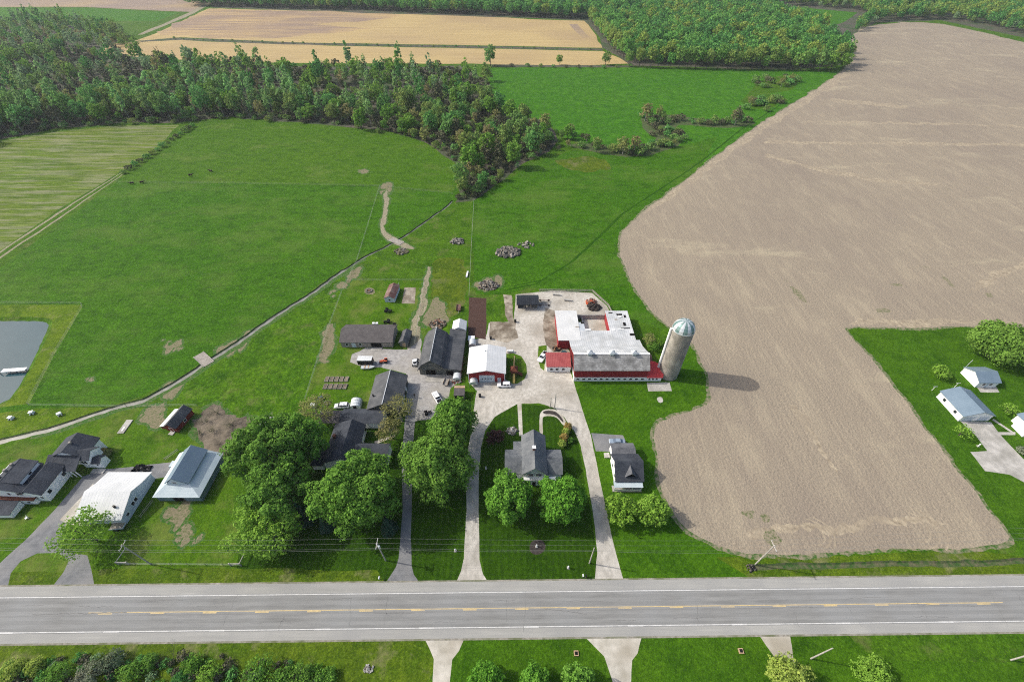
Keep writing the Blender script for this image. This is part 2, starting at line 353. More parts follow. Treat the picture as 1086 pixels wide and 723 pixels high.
nmat('brush_dirt', (.045, .038, .028), (.19, .16, .12), .4, 0.98, space='P', bump=.9, bdist=.5, detail=10, c3=(.23, .19, .14), s3=.12)
nmat('concrete_pad', (.38, .36, .3), (.58, .55, .48), .35, 0.96, space='P', c3=(.3, .27, .21), s3=.14, detail=9)
nmat('track_dirt', (.05, .10, .018), (.31, .27, .19), 1.5, 0.98, space='P', c3=(.22, .19, .13), s3=.35, detail=9, lo=.32, hi=.54)
nmat('field_margin', (.035, .10, .012), (.24, .205, .14), .9, 0.98, space='P', bump=.6, detail=9, lo=.40, hi=.60)
nmat('scrub_floor', (.028, .085, .012), (.10, .095, .05), .6, 0.98, space='P', bump=.6, bdist=.5, detail=9)
nmat('dirt_mix', (.13, .105, .075), (.42, .375, .30), .5, 0.98, space='P', c3=(.10, .075, .05), s3=.16, bump=.5, detail=10, lo=.32, hi=.66)
nmat('asphalt_lane', (.175, .176, .168), (.232, .233, .223), 1.2, 0.92, space='P', stretch=(.10, 1, 1), c3=(.225, .23, .225), s3=.11, detail=9)
nmat('asphalt_worn', (.195, .196, .188), (.258, .259, .248), 1.2, 0.9, space='P', stretch=(.10, 1, 1), c3=(.255, .26, .255), s3=.11, detail=9)
nmat('asphalt_shoulder', (.285, .283, .262), (.35, .347, .322), 1.0, 0.93, space='P', stretch=(.06, 1.3, 1), c3=(.275, .275, .262), s3=.12, detail=9)
nmat('road_gravel_edge', (.2, .185, .15), (.34, .32, .28), 1.3, 0.98, space='P', c3=(.1, .12, .05), s3=.3)
nmat('white_line', (.46, .46, .44), (.64, .64, .62), .8, 0.7, space='P', detail=8)
nmat('yellow_line', (.46, .36, .17), (.62, .48, .24), .9, 0.7, space='P', c3=(.4, .34, .24), s3=.3)
nmat('crack_tar', (.14, .14, .135), (.21, .21, .20), 1.0, 0.9, space='P')
nmat('creek_bank', (.03, .085, .014), (.12, .115, .065), .8, 0.98, space='P', bump=.6, bdist=.4)
nmat('pond_water', (.022, .065, .08), (.035, .085, .10), .05, 0.08, space='P', spec=.25)
nmat('creek_water', (.085, .095, .065), (.23, .23, .20), .3, 0.35, space='P', spec=.5)

nmat('crop_residue', (.21, .17, .12), (.44, .375, .265), .6, 0.98, space='P', bump=.6, bscale=1.3, bdist=.3, detail=10, lo=.34, hi=.66, c3=(.27, .225, .165), s3=.12)
nmat('weedy_soil', (.07, .105, .03), (.26, .22, .155), 1.4, 0.98, space='P', bump=.6, detail=9, lo=.36, hi=.56)
nmat('bare_fade', (.030, .105, .010), (.17, .155, .085), 1.5, 0.98, space='P', bump=.6, detail=9, lo=.46, hi=.70)
# soil of the big field: crop residue in faint drill rows and lighter bands
def field_soil():
    m = MATS['crop_soil']; t = m.node_tree; N = t.nodes; L = t.links; b = N['Principled BSDF']
    src = b.inputs['Base Color'].links[0].from_socket
    g = N.new('ShaderNodeNewGeometry').outputs['Position']
    def nz(s, d, st, rot=0):
        mp = N.new('ShaderNodeMapping'); mp.inputs['Scale'].default_value = st; mp.inputs['Rotation'].default_value = (0, 0, R(rot)); L.new(g, mp.inputs[0])
        n = N.new('ShaderNodeTexNoise'); n.inputs['Scale'].default_value = s; n.inputs['Detail'].default_value = d; n.inputs['Roughness'].default_value = .7
        L.new(mp.outputs[0], n.inputs['Vector']); return n.outputs['Fac']
    def ramp(f, a, c, v):
        r = N.new('ShaderNodeValToRGB'); r.color_ramp.elements[0].position = a; r.color_ramp.elements[1].position = c
        r.color_ramp.elements[0].color = (0, 0, 0, 1); r.color_ramp.elements[1].color = (v, v, v, 1); L.new(f, r.inputs[0]); return r.outputs[0]
    def mix(f, a, c):
        x = N.new('ShaderNodeMixRGB'); L.new(f, x.inputs[0]); L.new(a, x.inputs[1]); x.inputs[2].default_value = (*c, 1); return x.outputs[0]
    o = mix(ramp(nz(.8, 8, (1, .05, 1), 0), .48, .70, .42), src, (.40, .34, .24))
    o = mix(ramp(nz(.12, 10, (1, .3, 1), 4), .50, .72, .45), o, (.42, .36, .25))
    o = mix(ramp(nz(.03, 9, (.35, 1, 1), 3), .56, .66, .55), o, (.44, .385, .26))
    o = mix(ramp(nz(.014, 6, (1, .6, 1), 20), .46, .70, .55), o, (.20, .165, .135))
    o = mix(ramp(nz(.06, 8, (1, 1, 1)), .66, .74, .6), o, (.15, .17, .06))
    L.new(o, b.inputs['Base Color'])
field_soil()

# ------------------------------------------------------------------ plan of the ground
def rough(poly, amp, step):
    """a surveyed outline, walked at small steps with an irregular edge"""
    out = []
    n = len(poly)
    for i in range(n):
        a, b = poly[i], poly[(i + 1) % n]
        d = math.dist(a, b); st = step * max(1.0, max(a[1], b[1]) / 140); k = max(1, int(d / st))
        for j in range(k):
            t = j / k; x = a[0] + (b[0] - a[0]) * t; y = a[1] + (b[1] - a[1]) * t
            if amp:
                s = amp * max(1.0, y / 200)
                q = noise.noise_vector((x * .11, y * .11, 3.1)) * s + noise.noise_vector((x * .5, y * .5, 9.7)) * s * .6
                x += q.x; y += q.y
            out.append((x, y))
    return out
def smooth(poly, it=2):
    for _ in range(it):
        o = []
        for i in range(len(poly)):
            a, b = poly[i], poly[(i + 1) % len(poly)]
            o += [(a[0] * .75 + b[0] * .25, a[1] * .75 + b[1] * .25), (a[0] * .25 + b[0] * .75, a[1] * .25 + b[1] * .75)]
        poly = o
    return poly
def inside(p, poly):
    c = False; n = len(poly); j = n - 1
    for i in range(n):
        a, b = poly[i], poly[j]
        if (a[1] > p[1]) != (b[1] > p[1]) and p[0] < (b[0] - a[0]) * (p[1] - a[1]) / (b[1] - a[1]) + a[0]: c = not c
        j = i
    return c
def px(*pts): return [tuple(P(*p)[:2]) for p in pts]
REG = []   # (object name, material, outline, priority = order)
def reg(name, mat, pts, amp=0.5, step=2.5, sm=0, world=False):
    p = list(pts) if world else px(*pts)
    if sm: p = smooth(p, sm)
    REG.append((name, mat, rough(p, amp, step) if step else p))

def grown(poly, d):
    s = sum(poly[i - 1][0] * poly[i][1] - poly[i][0] * poly[i - 1][1] for i in range(len(poly))); s = 1 if s > 0 else -1; out = []
    for i in range(len(poly)):
        p, q = poly[i - 1], poly[(i + 1) % len(poly)]; t = Vector((q[0] - p[0], q[1] - p[1])); t = t.normalized() if t.length > 1e-6 else Vector((1, 0))
        out.append((poly[i][0] + t.y * d * s, poly[i][1] - t.x * d * s))
    return out
def soft(name, mat, pts, amp, step, sm=0, world=False, d=.9, fade='bare_fade'):
    """a worn patch that thins out into the grass"""
    p = list(pts) if world else px(*pts)
    if sm: p = smooth(p, sm)
    REG.append((name, fade, rough(grown(p, d), amp * 1.3 + .3, step))); REG.append((name, mat, rough(p, amp, step)))
RA = R(0.578)                                   # the highway runs almost exactly across the site
def road_xy(s, o): return (s * math.cos(RA) - o * math.sin(RA), s * math.sin(RA) + o * math.cos(RA))
def off(px_, py_):                              # distance of a surveyed point north of the line through x = 0, y = 0
    p = P(px_, py_); return -p.x * math.sin(RA) + p.y * math.cos(RA)
R_TOP, R_WT, R_Y, R_WB, R_BOT = [(off(*a) + off(*b)) / 2 for a, b in (((0, 620.5), (1000, 611)), ((0, 633.8), (1000, 622.3)), ((0, 651.7), (1000, 639.5)), ((0, 671.6), (1000, 658.5)), ((0, 683), (1000, 671.5)))]

BIG = [(-3000, -200), (3000, -200), (3000, 3600), (-3000, 3600)]
REG.append(('ground', 'grass_rough', BIG))
# far fields
reg('brown_field', 'brown_soil', [(-500, -6), (228, -4), (224, 5), (205, 13), (90, 8), (-300, 6)], 1.5, 8)
reg('far_green_field', 'grass_field_far', [(-400, 6), (90, 9), (190, 13.5), (165, 23), (60, 22), (-400, 19)], 1.5, 8)
reg('stubble_field', 'stubble', [(222, 9), (400, 13.5), (621, 22.5), (640, 51), (520, 48.5), (400, 46.5), (300, 44.5), (190, 40), (140, 44), (165, 36), (195, 22)], 1.2, 6)
reg('stubble_field', 'stubble', [(105, 48), (150, 43.5), (190, 43), (300, 47.5), (400, 50), (520, 52), (640, 54.5), (662, 63), (672, 68), (600, 70), (500, 68), (300, 67), (100, 60)], 1.2, 6)
reg('plowed_patch', 'plowed_streaks', [(222, 9), (300, 11), (430, 15), (400, 22), (330, 26), (400, 31), (330, 37), (290, 40), (235, 41), (165, 37), (197, 22)], 4, 4)
reg('plowed_patch', 'brown_soil', [(604, 26), (612, 26), (626, 40), (618, 41)], 1, 4)
reg('track', 'track_dirt', [(222, 2), (226, 3), (206, 14), (176, 28), (152, 37), (146, 37), (172, 26), (200, 13)], .8, 6)
reg('far_meadow', 'grass_field_far', [(800, 5), (860, 8), (912, 14), (905, 30), (868, 33), (830, 20)], 2, 6)
reg('hedge_strip', 'woodland_litter', [(150, 43.2), (190, 40.2), (300, 44.8), (400, 47), (520, 49), (640, 52), (640, 54), (520, 51.5), (400, 49.5), (300, 47.2), (190, 42.8), (150, 44.6)], .8, 6)
reg('hedge_strip', 'woodland_litter', [(520, 71), (670, 72), (670, 69.8), (520, 68.6)], .8, 6)
# woods floors
reg('woodland_floor', 'woodland_litter', [(-400, 40), (-100, 30), (60, 24), (130, 40), (105, 56), (180, 66), (300, 70), (430, 71), (490, 70), (520, 88), (520, 105), (540, 122), (575, 128), (588, 140), (592, 150), (582, 160), (556, 173), (535, 190), (505, 212), (484, 214), (488, 190), (484, 172), (450, 150), (410, 138), (330, 131), (245, 124), (195, 130), (130, 131), (60, 137), (0, 148), (-150, 175), (-400, 190)], 2.0, 5)
reg('woodland_floor', 'woodland_litter', [(620, -12), (1300, -25), (1300, 70), (1086, 40), (1000, 22), (930, 24), (905, 40), (870, 34), (912, 14), (800, 4), (835, 20), (868, 34), (907, 68), (850, 74), (780, 73), (670, 70), (640, 50), (620, 23)], 2, 8)
reg('woodland_floor', 'woodland_litter', [(228, 8), (620, 22), (640, -4), (1300, -24), (1300, -42), (200, -30)], 2, 10)
# left fields
reg('rough_field', 'grass_rough_field', [(-300, 210), (-100, 172), (0, 150), (60, 140), (130, 133), (190, 133), (165, 158), (132, 180), (60, 224), (0, 266), (-200, 400)], 1.0, 4)
reg('pasture', 'grass_pasture', [(0, 284), (60, 240), (134, 186), (170, 162), (196, 138), (250, 126), (330, 133), (410, 140), (450, 152), (482, 174), (486, 192), (484, 212), (450, 234.5), (420, 254.5), (378, 275), (343, 298), (318, 316), (268, 348), (233, 373), (198, 395), (148, 421), (108, 433), (58, 448), (0, 464), (-300, 560), (-300, 480)], .5, 4)
reg('track', 'track_dirt', [(-60, 304), (0, 266.5), (60, 226.5), (132, 181), (133, 181), (61, 227.6), (0, 268.5), (-60, 307)], .6, 3)
reg('track', 'track_dirt', [(-60, 312), (0, 272.5), (62, 231), (131, 184), (132, 184), (63, 232), (0, 274.5), (-60, 314)], .6, 3)
reg('pasture', 'grass_pasture_upper', [(134, 186), (170, 162), (196, 138), (250, 126), (330, 133), (410, 140), (450, 152), (482, 174), (486, 192), (480, 205), (440, 201), (403, 197.5), (300, 195.5), (190, 194), (126, 193.5)], .5, 4)
reg('pasture', 'grass_clumpy', [(324, 424), (350, 350), (378, 280), (343, 300), (318, 318), (268, 350), (233, 375), (198, 398), (172, 414), (212, 431), (206, 446), (255, 450), (318, 440)], .6, 3)
reg('meadow', 'grass_worn', [(456, 284), (470, 272), (496, 276), (495, 316), (488, 336), (470, 340), (452, 330), (460, 305)], 2.5, 1.5, sm=1)
reg('meadow', 'grass_worn', [(520, 218), (560, 215), (585, 228), (570, 240), (530, 245), (510, 232)], 3.5, 2, sm=1)
# field on the right of the creek and the hay meadow
reg('meadow', 'grass_field_far', [(520, 72), (680, 72), (780, 74), (850, 75.5), (893, 77), (842, 110), (789, 142), (743, 180), (700, 212), (665, 240), (655, 165), (640, 160), (600, 145), (575, 128), (525, 112), (519, 90)], 1, 5)
reg('hay_meadow', 'grass_pasture', [(500, 214), (540, 190), (566, 172), (605, 160), (655, 163), (700, 160), (760, 145), (740, 182), (700, 212), (665, 240), (655, 262), (662, 285), (685, 325), (705, 350), (640, 330), (628, 309), (560, 306), (535, 312), (505, 312), (500, 250)], 1, 4)
reg('creek_scrub', 'scrub_floor', [(655, 158), (680, 157), (700, 150), (684, 138), (678, 128), (690, 121), (725, 123), (765, 129), (800, 128), (800, 133), (765, 136), (722, 132), (712, 136), (724, 143), (724, 152), (705, 160), (680, 166), (655, 167), (610, 158), (600, 152), (630, 152)], 1.6, 3, sm=1)
reg('creek_scrub', 'grass_rough', [(795, 95), (815, 82), (840, 80), (848, 92), (835, 97), (815, 99), (830, 104), (826, 113), (806, 117), (790, 114), (788, 106)], 1.6, 3, sm=1)
for o_ in (-2.2, 2.2):
    tr = [(545, 306), (575, 300), (610, 278), (640, 250), (662, 228), (700, 203), (743, 174), (789, 137), (842, 104)]
    q0 = [tuple((P(*p) + Vector((o_ * .6 - 1.5, o_ * .6 + 1, 0)))[:2]) for p in tr]
    reg('track', 'grass_track', q0 + [(x + .45, y - .75) for x, y in q0[::-1]], .25, 2, world=True)
reg('meadow', 'grass_worn', [(590, 168), (640, 166), (655, 176), (630, 184), (600, 180)], 3, 2, sm=1)
# lawns
reg('lawn', 'grass_lawn', [(-60, 486), (0, 470), (60, 455), (110, 440), (150, 428), (172, 428), (215, 430), (225, 450), (245, 500), (255, 597), (250, 618), (0, 623), (-80, 626)], .6, 3)
reg('lawn', 'grass_lawn', [(366, 297), (450, 297), (440, 372), (432, 440), (330, 440), (318, 440), (323, 425), (345, 360)], .4, 3)
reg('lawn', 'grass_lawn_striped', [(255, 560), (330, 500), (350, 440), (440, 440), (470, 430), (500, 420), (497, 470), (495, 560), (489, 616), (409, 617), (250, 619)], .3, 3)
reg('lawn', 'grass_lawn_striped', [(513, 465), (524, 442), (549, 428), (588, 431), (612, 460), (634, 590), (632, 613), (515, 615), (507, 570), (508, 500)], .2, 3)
reg('lawn', 'grass_lawn_diagonal', [(612, 420), (608, 404), (705, 404), (720, 350), (733, 357), (740, 372), (748, 390), (754, 410), (756, 426), (730, 437), (700, 448), (693, 460), (695, 480), (702, 512), (714, 541), (727, 560), (748, 576), (780, 590), (800, 612), (662, 613), (640, 530)], .5, 3)
reg('lawn', 'grass_lawn_bright', [(897, 347), (1140, 346), (1300, 420), (1300, 640), (1086, 612), (1078, 580), (1058, 552), (1000, 478), (940, 400)], .6, 3)
reg('lawn', 'grass_lawn_bright', [(478, 678), (625, 676), (650, 723), (640, 780), (470, 780)], .3, 2)
reg('lawn', 'grass_lawn_bright', [(674, 676), (810, 675), (830, 712), (825, 760), (664, 760)], .3, 2)
reg('lawn', 'grass_lawn_bright', [(838, 675), (902, 675), (915, 690), (940, 700), (1120, 702), (1200, 720), (1200, 800), (840, 800)], .3, 2)
reg('verge', 'grass_verge', [(-200, 600), (0, 608), (110, 604), (250, 602), (400, 606), (410, 622), (0, 628), (-200, 632)], .5, 2)
reg('verge', 'grass_verge', [(760, 590), (900, 590), (1040, 584), (1086, 590), (1300, 600), (1300, 622), (800, 616)], .5, 2)
reg('verge', 'grass_verge', [(-150, 682), (460, 678), (470, 690), (455, 723), (440, 790), (-150, 790)], .5, 2)
# big field
soft('crop_field', 'crop_soil', [(922, 27), (970, 23), (1010, 27), (1086, 45), (1200, 72), (1600, 150), (1600, 346), (1086, 346.5), (930, 347), (903, 346.8), (896, 347), (899, 351), (910, 364), (940, 400), (960, 425), (1000, 478), (1040, 530), (1068, 566), (1074, 574), (1066, 575.5), (1000, 582), (900, 586), (840, 587), (800, 586), (770, 581), (745, 571), (725, 557), (712, 539), (700, 510), (695, 480), (693, 458), (700, 447), (730, 435), (756, 426), (753, 408), (746.5, 388), (738, 369), (731, 356), (713, 349), (705, 341), (691, 330), (682, 318), (672, 303), (663, 285), (657, 264), (658, 248), (670, 234), (700, 211), (743, 179), (789, 142), (842, 109), (893, 77), (903, 62), (900, 43), (908, 34)], .9, 1.6, sm=1, d=1.0, fade='field_margin')
reg('pond_lawn', 'grass_bank', [(-140, 324), (40, 323), (86, 323.5), (87, 326), (57, 377), (31, 428), (0, 432), (-140, 440)], .3, 2)
reg('creek_bank_lawn', 'grass_bank', [(-100, 446), (0, 438), (40, 432.5), (130, 432), (150, 424), (110, 436), (58, 450), (0, 465), (-100, 490)], .4, 2)
# crop residue lines, headland and weeds on the big field
reg('headland', 'crop_residue', [(903, 62), (893, 78), (842, 110), (789, 143), (743, 180), (700, 212), (680, 228), (704, 216), (748, 184), (795, 148), (850, 113), (900, 80), (910, 60)], 1.6, 1.5)
for pts in ([(812, 149.5), (900, 150), (1086, 152.5), (1250, 155), (1250, 158), (1086, 156), (900, 153.5), (812, 152.5)], [(850, 128), (960, 129.5), (1086, 133), (1250, 136), (1250, 138), (1086, 135), (960, 131.5), (850, 130)], [(815, 163), (870, 178), (930, 190), (995, 194), (995, 197), (930, 193), (868, 182), (814, 167)], [(880, 104), (960, 112), (960, 115), (880, 108)], [(1030, 300), (1086, 275), (1140, 262), (1140, 270), (1086, 284), (1034, 310)], [(790, 560), (850, 552), (920, 553), (985, 549), (1000, 556), (920, 561), (850, 560), (795, 568)], [(838, 428), (846, 428), (890, 500), (884, 502)], [(900, 345), (1086, 344), (1086, 340), (930, 338), (905, 341)]):
    reg('residue_band', 'crop_residue', pts, 2.6, 1.0)
for c_, rr_, a0, a1 in (((858, 566), 4, -80, 90), ((858, 566), 5.5, -70, 80), ((857, 566), 7, -50, 60), ((968, 562), 4.5, -90, 70), ((968, 562), 6.5, -80, 75), ((968, 562), 8.5, -50, 60)):
    o_ = P(*c_); ang = [R(a0 + (a1 - a0) * t / 10) for t in range(11)]
    reg('residue_band', 'crop_residue', [(o_.x + rr_ * math.cos(t), o_.y + rr_ * .8 * math.sin(t)) for t in ang] + [(o_.x + (rr_ - .5) * math.cos(t), o_.y + (rr_ - .5) * .8 * math.sin(t)) for t in ang[::-1]], .3, 1, world=True)
for pts in ([(996, 292), (1000, 291), (1014, 303), (1010, 304)], [(838, 305), (843, 305), (859, 319), (853, 321)], [(945, 300), (958, 301), (958, 304), (946, 303)], [(1046, 309), (1052, 310), (1052, 315), (1047, 314)], [(802, 546), (812, 544), (816, 552), (805, 553)], [(930, 328), (945, 327), (945, 331), (932, 332)], [(806, 562), (822, 560), (826, 576), (812, 578)], [(780, 545), (800, 540), (792, 552)]):
    reg('weed_patch', 'weedy_soil', pts, 1.6, .6, sm=1)
# worn and bare patches
cores = []
for pts in ([(186, 535), (200, 532), (197, 548), (184, 556), (176, 545)], [(190, 560), (203, 553), (199, 575), (186, 578)],
            [(205, 572), (216, 566), (212, 573), (203, 578)], [(350, 310), (369, 296), (377, 284), (381, 288), (370, 303), (354, 314)],
            [(172, 360), (192, 361), (192, 371), (180, 372)], [(178, 408), (194, 405), (190, 415), (177, 424)],
            [(404, 196), (415, 196), (415, 207), (408, 214), (403, 206)], [(233, 372), (262, 356), (268, 360), (240, 380)],
            [(93, 400), (100, 400), (98, 404), (92, 404)], [(147, 438), (172, 432), (170, 452), (150, 448)], [(380, 180), (392, 180), (390, 184), (381, 184)],
            [(530, 297), (518, 309), (508, 305), (505, 300), (518, 297)]):
    q0 = px(*pts); rr = random.Random(int(pts[0][0] * 13 + pts[0][1])); xs = [p[0] for p in q0]; ys = [p[1] for p in q0]; sz = min(max(xs) - min(xs), max(ys) - min(ys)); k = 0
    for _ in range(200):
        cx_, cy_ = rr.uniform(min(xs), max(xs)), rr.uniform(min(ys), max(ys))
        if not inside((cx_, cy_), q0): continue
        k += 1; ra = sz * rr.choice((.06, .08, .1, .14, .2, .3)) * rr.uniform(.8, 1.2); el = rr.uniform(.5, 1.3)
        blob = [(cx_ + ra * el * math.cos(t * .7), cy_ + ra / el * math.sin(t * .7)) for t in range(9)]
        reg('bare_patch', 'bare_fade', grown(blob, .5 + .25 * ra), min(1.4, .4 * ra), .7, world=True); cores.append((blob, min(1.2, .35 * ra)))
        if k >= 20: break
for blob, am in cores: reg('bare_patch', 'bare_dirt', blob, am, .7, world=True)
soft('brush_ground', 'brush_dirt', [(206, 450), (214, 436), (226, 428), (236, 440), (262, 444), (292, 450), (300, 470), (275, 486), (235, 483), (218, 472)], 3.2, .8, sm=1)
soft('dirt_track', 'track_dirt', [(408, 200), (413, 206), (410, 232), (407, 243), (418, 253), (435, 260), (442, 265), (433, 264), (415, 258), (405, 250), (403, 238), (407, 220)], 1.0, .8, sm=1)
soft('dirt_track', 'track_dirt', [(452, 282), (457, 284), (452, 318), (447, 340), (447, 362), (440, 372), (430, 374), (436, 350), (444, 325)], 1.3, .8, sm=1)
soft('brush_ground', 'bare_dirt', [(449, 330), (458, 312), (472, 322), (478, 336), (472, 345), (450, 345)], 2.4, .8, sm=1)
soft('mud_patch', 'bare_dirt', [(345, 345), (356, 341), (353, 362), (345, 383), (352, 385), (340, 388), (337, 378)], 1.6, .8, sm=1)
# gravel yards and drives
reg('gravel_yard', 'gravel_grey', [(388, 369), (432, 370), (447, 358), (446, 396), (488, 397), (489, 404), (478, 412), (474, 432), (466, 441), (438, 446), (434, 452), (431, 430), (430, 396), (424, 394), (404, 389), (388, 391), (372, 384), (374, 376)], .8, 2)
reg('gravel_yard', 'gravel_pale', [(503, 429), (506, 414), (497, 405), (497, 372), (497, 360), (506, 360), (516, 357), (518, 343), (530, 342), (545, 341), (546, 328), (547, 312), (575, 309.5), (590, 308), (628, 310.5), (644, 325), (648, 334), (606, 334), (594, 342), (596, 362), (604, 373), (580, 375), (579, 391), (604, 392), (608.5, 404), (613, 420), (621, 446), (608, 456), (599, 442), (588, 432.5), (571, 427), (549, 428.5), (524, 442), (512, 460), (499, 460)], .35, 2)
reg('dirt_patch', 'dirt_mix', [(519, 342), (546, 342), (549, 358), (538, 364), (519, 357)], .8, 1.5)
reg('dirt_patch', 'dirt_mix', [(577, 326), (588, 330), (594, 364), (603, 373), (590, 376), (580, 366), (576, 345)], .8, 1.5)
reg('dirt_patch', 'dirt_mix', [(534, 312), (543, 313), (545, 342), (540, 345), (536, 332)], .5, 1.5)
reg('lawn', 'grass_lawn', [(571, 367), (580, 366), (580, 374), (577, 393), (573, 390), (570.5, 378)], .3, 1.5)
reg('lawn', 'grass_lawn', [(535, 375), (545, 374.5), (553, 377.5), (558, 386), (559, 395), (556, 402), (549, 406.5), (543, 407), (535, 401)], .2, 1.2)
reg('driveway', 'drive_asphalt', [(427, 538), (426, 480), (430, 440), (441, 440), (437, 480), (436.5, 540), (436, 571), (436.5, 599), (439, 609), (445, 617.5), (409, 617.8), (420, 601), (423, 591.6), (424.8, 571)], .15, 2)
reg('driveway', 'drive_pale', [(494.4, 540), (495.2, 553), (493.8, 503), (496.6, 475), (501, 450), (505, 428), (530, 428), (524.3, 442), (514.6, 456), (509.9, 475), (507.7, 503), (507.7, 553), (508.5, 593), (512, 608), (517, 616.5), (483.5, 617), (489, 605), (492, 591.6)], .15, 2)
reg('driveway', 'drive_pale', [(571, 427), (612, 416), (621, 445), (626.7, 461.5), (635, 503), (641.9, 536), (648.8, 569), (654.3, 591.6), (661.5, 615.5), (631, 615.8), (633.6, 586), (630.8, 558), (626.7, 530.7), (621, 497.5), (615.6, 472.6), (608.7, 456), (599, 442), (588, 432.5)], .15, 2)
reg('parking_pad', 'drive_asphalt', [(627, 459), (661, 461.5), (667, 475), (650, 479), (632, 478)], .15, 1.5)
reg('driveway', 'drive_asphalt', [(-60, 660), (-60, 630), (0, 597), (25, 574), (60, 538), (88, 505), (110, 498), (165, 492), (182, 490), (180, 505), (140, 512), (78, 545), (68, 560), (62, 578), (75, 586), (93, 588), (96, 600), (99, 620), (56, 621), (68, 606), (73, 594), (62, 586), (40, 586), (22, 595), (11, 608), (8, 621.5), (-40, 640)], .25, 2)
reg('driveway', 'concrete', [(1018, 446), (1051.4, 447.5), (1060, 460), (1086, 487), (1150, 560), (1140, 580), (1100, 530), (1086, 511), (1071, 503), (1044.5, 499), (1029, 479), (1047, 478), (1036, 463)], .1, 2)
reg('parking_pad', 'concrete', [(1035, 409), (1056, 409), (1060, 416), (1040, 416)], .05, 1.5)
reg('footpath', 'concrete', [(1052, 445), (1054, 444), (1075, 458), (1076, 461)], .05, 1.5)
reg('footpath', 'concrete', [(1056, 458), (1077, 458), (1077, 461), (1058, 461)], .05, 1.5)
reg('driveway', 'concrete_pad', [(450, 677), (493, 677), (487, 690), (480, 699), (477, 723), (476, 770), (458, 770), (460, 699), (456, 688)], .2, 1.5)
reg('driveway', 'concrete_pad', [(621, 675.5), (680, 675), (676, 692), (670, 700), (668, 770), (648, 770), (650, 723), (641, 696)], .2, 1.5)
reg('driveway', 'concrete_pad', [(806, 674), (838, 673.5), (841, 695), (846, 712), (850, 740), (836, 740), (826, 703)], .2, 1.5)
reg('footpath', 'concrete_pad', [(548.6, 426.5), (553, 426.5), (554.4, 462), (550.5, 462)], .05, 2)
reg('footpath', 'concrete_pad', [(572, 462), (572, 441), (574, 436), (579, 433.5), (590, 434), (596, 439), (600.5, 447), (601, 450.5), (597, 451), (592, 443.5), (586, 441), (577, 441), (575, 444), (576, 462)], .05, 1, sm=1)
reg('flower_bed', 'mulch', [(575, 436.5), (580, 435), (588.5, 435.8), (594, 440.2), (598.5, 447), (596.5, 447.5), (591.5, 441.5), (586, 439), (577, 439)], .1, 1, sm=1)
reg('footpath', 'gravel_pale', [(397, 468), (418, 461), (419, 463), (398, 471)], .1, 1)
reg('flower_bed', 'mulch', [(561, 579), (564, 573), (571, 571.5), (577, 574), (579, 580), (575, 586), (568, 588), (562, 585)], .1, 1, sm=1)
reg('flower_bed', 'mulch', [(344, 425.5), (350, 425.5), (350, 429), (344, 429)], .1, 1, sm=1)
reg('garden_plot', 'tilled_soil', [(497.5, 315.5), (516, 316), (515.5, 360), (496.5, 357)], .25, 1.5)
reg('garden_plot', 'dirt_mix', [(429, 304.5), (441, 305), (440, 322), (426, 322)], .3, 1.2)
reg('fire_pit_ring', 'bare_dirt', [(386, 305), (397, 305), (398, 312), (386, 312)], .4, 1, sm=1)
reg('concrete_slab', 'concrete_pad', [(99, 512), (86, 527), (63, 551), (74, 556), (96, 557), (96, 530)], .1, 1.5)
reg('concrete_slab', 'concrete', [(686, 405.6), (710, 405.2), (712.5, 414.5), (687.5, 414.8)], .05, 2)
reg('concrete_slab', 'concrete', [(696, 421.5), (702, 420.5), (704, 426), (699, 427.5)], .2, 1, sm=1)
reg('concrete_slab', 'concrete', [(498.5, 405.2), (521, 404.9), (522, 413.5), (505, 414)], .1, 1.5)

# creek, pond and roadside ditch are hollows: their outlines are cut out of the ground
CREEK = px((-60, 487), (0, 467), (60, 452), (85, 445), (110, 437), (150, 424), (178, 410), (200, 397), (235, 375), (270, 350), (300, 331), (320, 318), (345, 300), (378, 278), (400, 266), (420, 256), (450, 236), (468, 224), (480, 213))
def resample(pl, st):
    out = [pl[0]]
    for a, b in zip(pl, pl[1:]):
        k = max(1, int(math.dist(a, b) / st))
        for j in range(1, k + 1): out.append((a[0] + (b[0] - a[0]) * j / k, a[1] + (b[1] - a[1]) * j / k))
    return out
def channel(pl, half, amp):
    """left and right rims of a winding hollow"""
    pl = resample(pl, 1.6); Lr, Rr = [], []; q = []
    for (x, y) in pl:
        n = noise.noise_vector((x * .07, y * .07, 1.3)) * amp; q.append((x + n.x, y + n.y))
    for i, (x, y) in enumerate(q):
        a, b = q[max(0, i - 2)], q[min(len(q) - 1, i + 2)]
        d = Vector((b[0] - a[0], b[1] - a[1])).normalized(); h = half(i / len(q))
        hl = h * (1 + .45 * noise.noise((x * .28, y * .28, 5)) + .2 * noise.noise((x * .9, y * .9, 5))); hr = h * (1 + .45 * noise.noise((x * .28, y * .28, 8)) + .2 * noise.noise((x * .9, y * .9, 8)))
        Lr.append((x - d.y * hl, y + d.x * hl)); Rr.append((x + d.y * hr, y - d.x * hr))
    return q, Lr, Rr
cq, cL, cR = channel(CREEK, lambda t: (1.2 if t < .62 else .9) - .25 * t, 1.2)
DIT = px((796, 600.5), (850, 599.5), (920, 599), (1000, 597.5), (1086, 595), (1250, 590))
dq, dL, dR = channel(DIT, lambda t: .75, .5)
POND = rough(smooth(px((-140, 330), (0, 336), (46, 336), (56, 339), (54, 350), (32, 394), (14, 422), (0, 429), (-120, 500)), 1), .25, 2)
m0, m1 = int(len(cR) * .10), int(len(cR) * .70)
